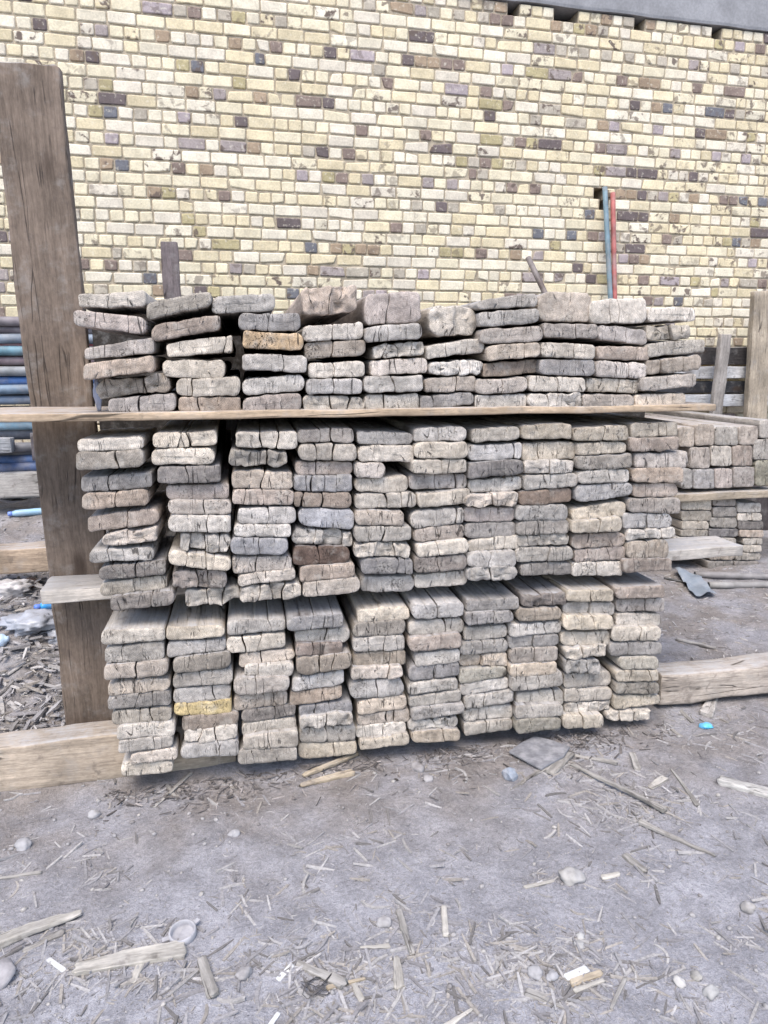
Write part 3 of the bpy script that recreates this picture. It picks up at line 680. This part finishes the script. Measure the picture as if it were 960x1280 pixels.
# pile of steel pipes behind the left post
PX0 = -4.2
pip = [(402, (.20, .17, .19)), (412, (.16, .13, .15)), (423.5, (.26, .31, .38)), (430, (.50, .15, .16)), (438, (.17, .33, .41)), (451, (.27, .19, .21)), (464, (.32, .34, .36)),
       (475.5, (.06, .17, .45)), (487, (.20, .30, .42)), (500, (.17, .23, .33)), (515, (.20, .2, .23)), (533, (.25, .42, .55)), (559, (.30, .31, .35)), (575, (.09, .17, .38)), (585, (.10, .16, .34))]
names = ['grey purple', 'dull purple', 'pale blue', 'red', 'teal', 'reddish grey', 'light grey', 'bright blue', 'dusty teal', 'slate blue', 'dark grey', 'sky blue', 'plain grey', 'deep blue', 'navy']
where = ['topmost of the pile', 'second from the top', 'under the purple ones', 'squeezed below a pale blue pipe', 'right below the red one', 'below the teal one', 'above the bright blue one', 'most vivid of the pile',
         'below the bright blue one', 'just above the shelf board', 'hidden behind the shelf board', 'just below the shelf board', 'in the gap of the lower pile', 'near the bottom', 'lowest of the pile']
for k, (y, c) in enumerate(pip):
    p = P(20, y, 2.55); r_ = .0295 if k not in (3,) else .026
    yy = 2.55+(.03 if k % 2 else 0)
    x1 = P(125+random.Random(k).uniform(0, 60), y, yy).x if k < 11 else P(62+14*(k % 3), y, yy).x
    tl = .02*math.sin(k*2.1)
    c = tuple(.66*v+.012 for v in c)
    tube('steel_pipe', along((PX0, yy, p.z+tl), (x1, yy, p.z-tl*.3), 16, .004, k), r_, PAINT, c, f'{names[k]} steel pipe behind the left post, {where[k]}', 'pipe', 'steel pipes piled behind the left post')
# back rows of the pile, seen through the gaps
for k in range(9):
    z = .62+k*.125
    tube('steel_pipe', along((PX0, 2.63+.005*(k % 2), z), (-.75-.05*(k % 3), 2.63, z), 8, .004, k+40), .045, PAINT, (.13, .14, .17), f'dark pipe in the rear row of the left pipe pile, {ORD[k+1] if k else "lowest"} upwards', 'pipe', 'rear pipes of the left pile')
p = P(46, 561, 2.5)
board('short_post', (p.x, 2.5, p.z-.07), (p.x, 2.5, p.z+.10), .05, .05, POSTW, (.09, .08, .09), 'short dark upright block among the lower left pipes', 'post', up=(0, -1, 0), seed=50)
p = P(5, 556, 2.46)
board('short_post', (p.x-.14, 2.46, p.z), (p.x+.05, 2.46, p.z), .09, .09, POSTW, (.33, .34, .36), 'pale grey block between the pipes at the left edge', 'post', up=(0, 0, 1), seed=51)
# two beams lying on the bank
a = P(-200, 606, 2.5); b = P(66, 606, 2.5)
board('bank_beam', (-3.6, 2.55, P(20, 605, 2.5).z), (b.x+.5, 2.55, P(60, 605, 2.5).z), .16, .16, POSTW, (.37, .35, .33), 'pale thick beam under the pipes on the left bank', 'beam', seed=52, roundness=.015)
z_ = P(40, 700, 1.5).z
board('bank_beam', (-3.4, 1.56, z_+.005), (P(112, 700, 1.5).x, 1.56, z_), .15, .13, POSTW, (.36, .28, .21), 'reddish tan beam on the left bank in front of the pipes', 'beam', seed=53, roundness=.012)

# ------------------------------------------------------------------ ground
def axis(lo, hi, fine, far):
    c = list(np.arange(lo, hi+fine/2, fine)); s = fine; x = hi; out = []
    while x < far: s *= 1.28; x += s; out.append(x)
    s = fine; x = lo; pre = []
    while x > -far: s *= 1.28; x -= s; pre.append(x)
    return pre[::-1]+c+out
xs = axis(-2.6, 4.4, .02, 150); ys = axis(-1.75, 3.5, .02, 150)
V = [(x, y, ground_z(x, y)) for y in ys for x in xs]; nx = len(xs)
F = [(j*nx+i, j*nx+i+1, (j+1)*nx+i+1, (j+1)*nx+i) for j in range(len(ys)-1) for i in range(nx-1)]
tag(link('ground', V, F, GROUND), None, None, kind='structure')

# ------------------------------------------------------------------ loose chips (beyond counting)
rg = random.Random(77)
V, F, CC = [], [], []
CHC = [(.29, .28, .285), (.26, .25, .255), (.33, .315, .305), (.22, .21, .215), (.30, .275, .25), (.17, .16, .155), (.37, .355, .35)]
def chip(x, y, z, L, w, t, az, tilt, c, curve=0):
    b0 = len(V); ca, sa_ = math.cos(az), math.sin(az)
    n = 4 if curve else 2
    tw = rg.uniform(.25, 1)
    for i in range(n+1):
        s = i/n-.5; ww = w*(1 if i else rg.uniform(.3, 1))*(tw if i == n else 1); lx = s*L; ly = curve*L*(s*s*4-1)
        zz = z+s*L*tilt
        for (dy, dz) in ((-ww/2, 0), (ww/2, 0), (ww/2*.8, t), (-ww/2*.8, t)):
            V.append((x+lx*ca-(ly+dy)*sa_, y+lx*sa_+(ly+dy)*ca, zz+dz)); CC.append(c)
    for i in range(n):
        for k in range(4):
            a_ = b0+i*4+k; c_ = b0+i*4+(k+1) % 4; F.append((a_, c_, c_+4, a_+4))
    F.append((b0+3, b0+2, b0+1, b0)); e = b0+n*4; F.append((e, e+1, e+2, e+3))
def free(x, y): return not (-.42 < x < 1.72 and y > .0) and y < 3.45
def dens(px, py):
    d = .10
    d += 1.0*math.exp(-(((px-670)/100)**2+((py-1215)/42)**2))
    d += 1.5*math.exp(-(((px-800)/80)**2+((py-1005)/28)**2))+1.2*math.exp(-(((px-700)/50)**2+((py-950)/22)**2))
    d += .8*math.exp(-(((px-420)/90)**2+((py-1215)/40)**2))+.6*math.exp(-(((px-120)/130)**2+((py-1195)/35)**2))
    d += 1.3*math.exp(-((py-(968-.10*(px-200)))/16)**2)*(130 < px < 850)
    d += .7*math.exp(-((py-905)/30)**2)*(px > 830)
    d += .45*noise.noise(Vector((px*.012, py*.02, 1)))+.25*noise.noise(Vector((px*.035, py*.06, 4)))
    return max(.025, d)
cnt = 0
while cnt < 6800:
    px, py = rg.uniform(-60, 1020), rg.uniform(880, 1310)
    if rg.random() > dens(px, py)/1.9: continue
    g = G(px, py)
    if not free(g.x, g.y): continue
    cnt += 1
    big = rg.random()**5
    L = .006+.022*rg.random()**1.5+.075*big; w = .0011+.0022*rg.random()+.008*big; t = w*rg.uniform(.3, .7)
    c = rg.choice(CHC); f = rg.uniform(.8, 1.12)
    chip(g.x, g.y, ground_z(g.x, g.y)-t*.45, L, w, t, rg.uniform(0, 6.3), rg.gauss(0, .10), (c[0]*f, c[1]*f, c[2]*f), rg.uniform(-.25, .25) if rg.random() < .25 else 0)
for k in range(9000):                                    # short fibres trodden into the dust
    px, py = rg.uniform(-60, 1020), rg.uniform(885, 1310); g = G(px, py)
    if not free(g.x, g.y) or noise.noise(Vector((px*.02, py*.03, 8))) < rg.uniform(-.5, .25): continue
    c = rg.choice(CHC); f = rg.uniform(.75, 1.1)
    chip(g.x, g.y, ground_z(g.x, g.y)-.0003, rg.uniform(.004, .014), rg.uniform(.0008, .0018), .0008, rg.uniform(0, 6.3), rg.gauss(0, .12), (c[0]*f, c[1]*f, c[2]*f))
for k in range(1500):                                    # bark chips along the pile foot, darkened to paint its contact shadow
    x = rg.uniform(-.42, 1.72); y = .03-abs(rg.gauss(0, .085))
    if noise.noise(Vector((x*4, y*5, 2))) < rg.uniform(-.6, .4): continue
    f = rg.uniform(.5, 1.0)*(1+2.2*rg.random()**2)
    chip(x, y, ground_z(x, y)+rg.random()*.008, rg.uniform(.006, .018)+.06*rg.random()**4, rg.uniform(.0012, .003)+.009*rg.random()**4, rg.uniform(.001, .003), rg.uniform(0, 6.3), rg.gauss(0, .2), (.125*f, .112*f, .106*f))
for k in range(7000):                                    # bank on the left, ground on the right and behind
    if k < 4300: x, y = rg.uniform(-2.2, -.36), .30+rg.random()**1.5*1.3
    elif k < 6300: x, y = rg.uniform(1.75, 4.2), rg.uniform(.3, 1.8)
    else: x, y = rg.uniform(-2.6, -.5), rg.uniform(1.6, 2.5)
    if k < 4300 and y < .36 and False: continue
    big = rg.random()**3*(1.5 if k < 4300 else .7)
    L = .010+.022*rg.random()+.055*big; w = .003+.005*rg.random()+.012*big; t = w*rg.uniform(.2, .5)
    if k >= 4300: L *= .8; w *= .6
    c = rg.choice(CHC); f = rg.uniform(.95, 1.4)
    chip(x, y, ground_z(x, y)+rg.random()**2*.03*(k < 4300), L, w, t, rg.uniform(0, 6.3), rg.gauss(0, .25 if k < 4300 else .1), (c[0]*f, c[1]*f, c[2]*f), rg.uniform(-.2, .2) if rg.random() < .2 else 0)
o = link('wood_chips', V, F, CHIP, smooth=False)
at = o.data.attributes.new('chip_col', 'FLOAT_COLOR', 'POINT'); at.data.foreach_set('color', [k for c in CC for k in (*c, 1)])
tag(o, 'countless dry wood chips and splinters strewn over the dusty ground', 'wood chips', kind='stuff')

# icosphere-like stone
def stone_mesh(r, sq, seed, sub=3):
    import bmesh
    bm = bmesh.new(); bmesh.ops.create_icosphere(bm, subdivisions=sub, radius=1)
    vs = [v.co.copy() for v in bm.verts]; fs = [tuple(v.index for v in f.verts) for f in bm.faces]; bm.free()
    out = []
    for v in vs:
        d = 1+.34*nz(v, 1.1, seed)+.22*nz(v, 2.3, seed+1)+.07*nz(v, 6, seed+2)
        out.append((v.x*d*r*sq[0], v.y*d*r*sq[1], v.z*d*r*sq[2]))
    return out, fs
V, F, CC = [], [], []
sv = [stone_mesh(1, (1, .8, .6), k, 1) for k in range(6)]
for k in range(1300):
    if k < 850:
        px, py = rg.uniform(-60, 1020), rg.uniform(885, 1310); g = G(px, py); x, y = g.x, g.y
    elif k < 1100: x, y = rg.uniform(-2.2, -.4), rg.uniform(.3, 2.3)
    else: x, y = rg.uniform(1.75, 4.2), rg.uniform(.3, 1.9)
    if not free(x, y): continue
    r_ = .0025+.008*rg.random()**4; vs, fs = rg.choice(sv); b0 = len(V); az = rg.uniform(0, 6.3); z = ground_z(x, y)
    c = rg.choice([(.32, .305, .30), (.28, .27, .27), (.36, .34, .32), (.22, .205, .2)])
    for v in vs:
        V.append((x+(v[0]*math.cos(az)-v[1]*math.sin(az))*r_, y+(v[0]*math.sin(az)+v[1]*math.cos(az))*r_, z+v[2]*r_+r_*.2)); CC.append(c)
    F += [tuple(b0+i for i in f) for f in fs]
o = link('pebbles', V, F, CHIP)
at = o.data.attributes.new('chip_col', 'FLOAT_COLOR', 'POINT'); at.data.foreach_set('color', [k for c in CC for k in (*c, 1)])
tag(o, 'small pebbles scattered over the dusty ground', 'pebbles', kind='stuff')

# ------------------------------------------------------------------ single pieces of debris one can point to
def lath(x0, y0, x1, y1, wpx, col, label, thick=.5, lift=0, name='wood_scrap', cat='wood scrap', curve=0, mat=SCRAP, group='wood scraps on the ground'):
    a, b = Gd(x0, y0), Gd(x1, y1); global seed; seed += 1
    m = (a+b)/2; dist = (m-CAM).length; w = wpx*dist/900; h = max(.003, w*thick)
    # width is foreshortened when the piece lies across the view
    d = (b-a); 
    if abs(d.x) > abs(d.y): w *= 1.25
    rgl = random.Random(seed)
    a.z += h*.5+lift-.001; b.z += h*.5-.001
    if mat is SCRAP:
        return board(name, a, b, w, h, SCRAP, col, label, cat, group, seed=seed, wear=min(.007, w*.24), roundness=min(w, h)*.2, seg=max(10, int((b-a).length/.012)), taper=(rgl.uniform(.3, .9), 1) if rgl.random() < .6 else (1, rgl.uniform(.3, .9)), end=SCRAP)
    return board(name, a, b, w, h, mat, col, label, cat, group, seed=seed, wear=.0005, roundness=min(w, h)*.25, seg=6, end=mat)
PW = (.42, .39, .345); GW = (.31, .29, .265); TW = (.40, .33, .24); DW = (.22, .21, .205)
lath(-12, 1184, 102, 1144, 12, PW, 'long pale stick at the left edge of the foreground', .7)
lath(93, 1216, 232, 1189, 15, PW, 'longest pale splintered board beside the round tin lid', .45)
lath(166, 1229, 177, 1203, 9, PW, 'short chip sticking out under the long splintered board')
lath(30, 1190, 80, 1168, 6, GW, 'thin splinter below the long left stick')
lath(250, 1200, 268, 1246, 12, GW, 'short flat scrap right of the tin lid')
lath(376, 984, 442, 967, 9, TW, 'tan lath at the foot of the pile, lower of two', .6)
lath(380, 973, 447, 944, 6, TW, 'tan lath at the foot of the pile, upper of two', .8)
lath(497, 1140, 517, 1196, 9, GW, 'narrow upright lying scrap in the middle foreground', .8)
lath(555, 1134, 557, 1172, 7, PW, 'short pale scrap right of the narrow middle one')
lath(370, 1204, 431, 1236, 11, GW, 'wide scrap above the black wire tangle')
lath(440, 1226, 454, 1252, 8, PW, 'short scrap right of the black wire tangle')
lath(493, 1198, 497, 1238, 11, PW, 'stubby scrap at the bottom centre')
lath(408, 1237, 457, 1224, 4, TW, 'thin tan twig crossing beside the wire tangle', 1)
lath(898, 979, 975, 998, 11, (.52, .5, .47), 'thick pale stick at the right edge', .8)
lath(838, 962, 872, 1008, 6, GW, 'thin scrap left of the thick right stick')
lath(714, 957, 832, 1017, 7, GW, 'longest dark stick running from the slate sheet', .8)
lath(798, 1030, 893, 1072, 6, GW, 'long thin stick below the straw heap', .8)
lath(779, 1070, 806, 1093, 9, GW, 'short dark scrap below the straw heap')
lath(688, 968, 712, 944, 10, GW, 'flat scrap leaning at the slate sheet', .4)
lath(638, 988, 692, 954, 6, GW, 'slanting stick left of the slate sheet')
lath(718, 944, 772, 956, 6, GW, 'stick reaching right from the slate sheet')
lath(789, 943, 798, 963, 8, GW, 'small upright scrap right of the pile foot')
lath(813, 986, 832, 974, 7, PW, 'small pale scrap above the straw heap')
lath(884, 897, 894, 870, 12, (.41, .38, .35), 'short lath leaning out under the right beam', .5)
lath(838, 873, 866, 904, 5, GW, 'thin stick under the right beam')
lath(193, 1010, 240, 966, 5, GW, 'thin stick at the foot of the leftmost column')
lath(450, 1186, 488, 1182, 5, PW, 'little pale scrap left of the narrow middle scrap')
lath(714, 1232, 752, 1218, 7, TW, 'tan strip just under the white strip', .6)
lath(719, 1241, 757, 1228, 4, PW, 'thin strip under the tan strip', .8)
lath(764, 1262, 782, 1224, 3.5, GW, 'thin stick right of the white strip', 1)
lath(205, 1088, 272, 1139, 2.2, DW, 'long thin dark twig in the left foreground', 1)
lath(-5, 1100, 52, 1092, 4, GW, 'thin twig at the left edge', .8)
lath(655, 1110, 692, 1100, 4, PW, 'thin pale stick left of the round stone')
lath(752, 1100, 775, 1094, 5, PW, 'small pale stick right of the round stone')
lath(550, 1290, 590, 1262, 6, PW, 'scrap at the bottom edge near the centre')
lath(180, 940, 222, 1000, 4, GW, 'thin grey stick lying before the tan beam')
lath(658, 1240, 735, 1272, 9, GW, 'long grey scrap in the bottom chip heap', .4)
for (x0, y0, x1, y1, lab) in ((60, 1199, 81, 1214, 'white plastic strip left of the splintered board'), (347, 1226, 366, 1206, 'white plastic strip above the black wire tangle'),
                              (336, 1284, 349, 1266, 'white plastic strip at the bottom edge'), (707, 1224, 735, 1212, 'widest white plastic strip on the bottom chip heap')):
    lath(x0, y0, x1, y1, 5 if x0 < 700 else 7, (.55, .55, .55), lab, .4, name='plastic_strip', cat='plastic strip', mat=PLASTIC, group='white plastic strips')
for k, (x, y, r_, c, lab) in enumerate([(713, 1099, 14, (.46, .44, .42), 'largest round pale stone in the right foreground'), (2, 1222, 15, (.38, .36, .37), 'smooth stone cut by the left edge'), (480, 1155, 8, (.5, .48, .48), 'pale stone left of the narrow middle scrap'),
                              (305, 1219, 9, (.42, .40, .40), 'flat stone right of the tin lid'), (849, 1229, 6, (.52, .5, .48), 'small white stone at the lower right'), (888, 1242, 8, (.44, .43, .42), 'stone at the lower right edge of the litter'),
                              (870, 1222, 6, (.42, .40, .36), 'tan pebble between two lower right stones'), (724, 1183, 6, (.52, .51, .5), 'white stone above the white strip'), (725, 1172, 5, (.5, .49, .47), 'small stone just above another white stone'), (670, 1218, 8, (.42, .41, .42), 'grey stone left of the white strip'),
                              (690, 1222, 7, (.43, .42, .43), 'grey angular stone touching the chip heap'), (522, 962, 9, (.36, .34, .34), 'stone at the foot of the sixth column'), (535, 975, 6, (.40, .38, .38), 'small stone below the sixth column'), (693, 909, 8, (.36, .33, .31), 'stone under the ninth column'),
                              (655, 912, 11, (.33, .24, .21), 'reddish lump under the eighth column'), (118, 1020, 7, (.44, .43, .43), 'pale stone left of the pile foot'), (30, 1058, 9, (.43, .42, .43), 'stone near the left edge'), (293, 1043, 7, (.38, .37, .38), 'stone in the middle of the bare dust'),
                              (935, 1136, 8, (.36, .34, .32), 'brownish clod at the right edge')]):
    g = Gd(x, y); rr_ = r_*(g-CAM).length/900
    vs, fs = stone_mesh(rr_, (1, .85, .62), k*3+1)
    tag(link('loose_stone', vs, fs, STONE, (g.x, g.y, g.z+rr_*.22), (.3*math.sin(k*5), .3*math.cos(k*3), k*1.3), tuple(.72*v for v in c)), lab, 'stone', 'loose stones on the ground')
# slate sheet and blue-grey block
def sheet(name, pxs, t, mat, col, label, cat, lift=.004, tilt=0):
    pts = [Gd(*q) for q in pxs]; c = sum(pts, Vector())/len(pts); zz = max(p.z for p in pts)+lift
    V = []; n = len(pts)
    for k, (dz, s) in enumerate(((0, 1), (t*.7, 1), (t, .985))):
        for i, p in enumerate(pts): V.append(((p.x-c.x)*s, (p.y-c.y)*s, dz+tilt*(i % n >= n/2)))
    F = [tuple(range(n-1, -1, -1)), tuple(2*n+i for i in range(n))]
    for j in range(2):
        for i in range(n): F.append((j*n+i, j*n+(i+1) % n, (j+1)*n+(i+1) % n, (j+1)*n+i))
    return tag(link(name, V, F, mat, (c.x, c.y, zz), col=col, smooth=False), label, cat)
sheet('slate_sheet', [(636, 944), (652, 934), (668, 926), (690, 931), (712, 940), (705, 950), (676, 966), (655, 955)], .008, STONE, (.19, .19, .205), 'flat dark grey sheet lying before the eighth column', 'sheet', tilt=.006)
g = Gd(637, 972); vs, fs = stone_mesh(.026, (1, 1, 1), 91, 2)
tag(link('broken_block', vs, fs, STONE, (g.x, g.y, g.z+.014), (0, 0, .4), (.25, .28, .33), smooth=False), 'angular blue grey block left of the slate sheet', 'stone')
# tin lid: a shallow ring with floor and a tab
g = Gd(229, 1170); r_ = 14*(g-CAM).length/900; n = 28
prof = [(0, .003), (.8, .003), (.84, .006), (.84, .018), (.9, .021), (1, .019), (1.02, .004), (.98, 0)]
V, F = [(0, 0, prof[0][1])], []
for (rr_, z) in prof[1:]:
    for k in range(n): V.append((rr_*r_*math.cos(2*math.pi*k/n), rr_*r_*math.sin(2*math.pi*k/n), z))
for k in range(n): F.append((0, 1+k, 1+(k+1) % n))
for j in range(len(prof)-2):
    for k in range(n): F.append((1+j*n+k, 1+(j+1)*n+k, 1+(j+1)*n+(k+1) % n, 1+j*n+(k+1) % n))
lid = empty('tin_lid', g); lid.rotation_euler = (R(6), R(-4), 0)
tag(lid, 'round shallow dusty tin lid with tabs on the left foreground', 'lid')
link('rim', V, F, STONE, col=(.34, .335, .355), parent=lid)
for sgn, az in ((1, .7), (1, 3.3)):
    V, F = [], []; box(V, F, r_*.9, r_*1.5, -.006, .006, .006, .011); t_ = link('tab', V, F, STONE, col=(.34, .335, .355), parent=lid, smooth=False); t_.rotation_euler = (0, 0, az)
# black wire tangle
g = Gd(398, 1240); rg = random.Random(4); pts = []
for k in range(70):
    a_ = k*.62; rr_ = .018+.014*math.sin(k*.37); pts.append((g.x+rr_*math.cos(a_)*1.2, g.y+rr_*math.sin(a_*1.13), g.z+.004+.010*abs(math.sin(k*.23))))
tube('wire_tangle', pts, .0011, PAINT, (.02, .02, .022), 'small tangle of black wire in the bottom foreground', 'wire', n=6, hollow=False)
# blue plastic scrap, bottles, bags
def crumple(name, x, y, rx, ry, rz, col, label, cat, seed, lift=.0, Yp=None, sub=3, amt=.35, mat=PLASTIC):
    g = Gd(x, y) if Yp is None else P(x, y, Yp)
    vs, fs = stone_mesh(1, (1, 1, 1), seed, sub)
    vs = [Vector(v) for v in vs]
    out = []
    for v in vs:
        k = 1+amt*abs(nz(v, 2.2, seed+7))+amt*.5*nz(v, 5, seed+8)
        out.append((v.x*rx*k, v.y*ry*k, v.z*rz*k))
    return tag(link(name, out, fs, mat, (g.x, g.y, g.z+rz*.6+lift), col=col), label, cat)
crumple('plastic_scrap', 882, 909, .026, .02, .010, (.10, .45, .72), 'bright blue plastic scrap on the ground right of the pile', 'plastic', 31)
crumple('plastic_bag', 40, 785, .12, .09, .045, (.33, .345, .39), 'crumpled whitish plastic bag on the left bank below the cross board', 'plastic bag', 33, sub=4)
crumple('plastic_bag', 78, 800, .07, .06, .04, (.32, .33, .37), 'smaller crumpled plastic bag against the tall left post', 'plastic bag', 35, sub=4)
crumple('plastic_bag', 14, 742, .10, .07, .045, (.42, .40, .40), 'grey brown crumpled sack at the left edge of the bank', 'plastic bag', 37, sub=4)
crumple('plastic_cup', 40, 731, .03, .03, .026, (.28, .16, .11), 'brown crushed cup on the left bank', 'cup', 39)
def bottle(x0, y0, x1, y1, r_, col, label, lift=0):
    a, b = Gd(x0, y0), Gd(x1, y1); a.z += r_+lift; b.z += r_+lift
    pts = along(a, b, 12); rr_ = [r_*k for k in (.6, .95, 1, 1, .96, 1, 1, .96, 1, .95, .7, .42, .42)]
    o = tube('plastic_bottle', pts, rr_, PLASTIC, col, label, 'bottle', 'plastic bottles on the left bank', n=16, hollow=False)
    d_ = (a-b).normalized(); e_ = pts[0]
    c_ = tube('cap', [e_+d_*k for k in (0, .004, r_*.9, r_*1.1)], [r_*.62, r_*.66, r_*.66, r_*.5], PLASTIC, tuple(.5*v for v in col[:2])+(col[2],), None, None, n=16, hollow=False, parent=o)
    c_.location = c_.location-o.location
    return o
bottle(50, 764, 90, 759, .022, (.03, .30, .72), 'vivid blue bottle on the bank just under the cross board')
bottle(16, 651, 78, 641, .022, (.30, .48, .64), 'pale blue bottle lying on the dusty ground between two beams')
bottle(-14, 812, 12, 806, .03, (.45, .58, .75), 'blue and white bottle cut by the left edge')
crumple('plastic_scrap', 35, 621, .22, .05, .012, (.56, .62, .68), 'pale plastic scrap along the foot of the far left beam', 'plastic', 43)
p = P(124, 492, .04)
crumple('plastic_strip', 122, 492, .010, .012, .046, (.20, .21, .27), 'bluish plastic shred hanging beside the lower left planks of the upper tier', 'plastic strip', 45, Yp=.05, lift=-.035)
# plastic film and rods on the ground at the right
Vs, Fs = [], []; nxs, nys = 22, 10
p0, p1 = Gd(833, 728), Gd(896, 748)
for j in range(nys+1):
    for i in range(nxs+1):
        u, v = i/nxs, j/nys
        x = p0.x+(p1.x-p0.x)*u+.1*v; y = p1.y+(p0.y-p1.y)*(v)+.15*math.sin(u*3)*v
        Vs.append((x-p0.x, y-p0.y, ground_z(x, y)+.015+.06*abs(nz((x, y, 0), 5, 3))+.03*nz((x, y, 0), 14, 5)-p0.z))
for j in range(nys):
    for i in range(nxs): a_ = j*(nxs+1)+i; Fs.append((a_, a_+1, a_+nxs+2, a_+nxs+1))
tag(link('plastic_film', Vs, Fs, PLASTIC, p0, col=(.21, .245, .29)), 'pale blue plastic film on the ground under the cross board', 'plastic film')
for k, (x0, y0, x1, y1, c, lab) in enumerate([(868, 722, 1010, 727, (.22, .21, .21), 'upper grey rod lying before the low right stack'), (885, 736, 1010, 734, (.27, .26, .25), 'lower pale rod lying before the low right stack'),
                                        (845, 801, 895, 812, (.30, .29, .28), 'dark thin rod on the ground above the right beam'), (830, 724, 866, 731, (.07, .07, .07), 'short black rod beside the plastic film')]):
    a, b = Gd(x0, y0), Gd(x1, y1); r_ = .022 if k < 2 else .008; a.z += r_; b.z += r_
    tube('ground_rod', along(a, b, 8, .004, k), r_, PAINT, c, lab, 'rod', 'rods on the ground at the right', n=10)

# ------------------------------------------------------------------ light: open shade under a bright hazy sky
w = bpy.data.worlds.new('World'); sc.world = w; w.use_nodes = True
nt = w.node_tree; bg = nt.nodes['Background']
sky = nt.nodes.new('ShaderNodeTexSky'); sky.sky_type = 'NISHITA'; sky.sun_disc = False
EL, AZ = 60, 205                       # sun behind the viewer, a little to the left
sky.sun_elevation = R(EL); sky.sun_rotation = R(AZ); sky.air_density = 1.0; sky.dust_density = 2.0; sky.ozone_density = 1.0
nt.links.new(sky.outputs[0], bg.inputs[0]); bg.inputs[1].default_value = .13
sd = bpy.data.lights.new('sun', 'SUN'); sd.energy = 1.25; sd.angle = R(38); sd.color = (1, .92, .80)
so = bpy.data.objects.new('sun', sd); COL.objects.link(so)
d_ = Vector((math.sin(R(AZ))*math.cos(R(EL)), math.cos(R(AZ))*math.cos(R(EL)), math.sin(R(EL))))
so.rotation_euler = d_.to_track_quat('Z', 'Y').to_euler(); so.location = d_*20

vs_ = sc.view_settings; vs_.view_transform = 'Standard'; vs_.look = 'None'; vs_.gamma = 1; vs_.use_curve_mapping = False
vs_.exposure = 1.4
sc.cycles.max_bounces = 5; sc.cycles.diffuse_bounces = 3
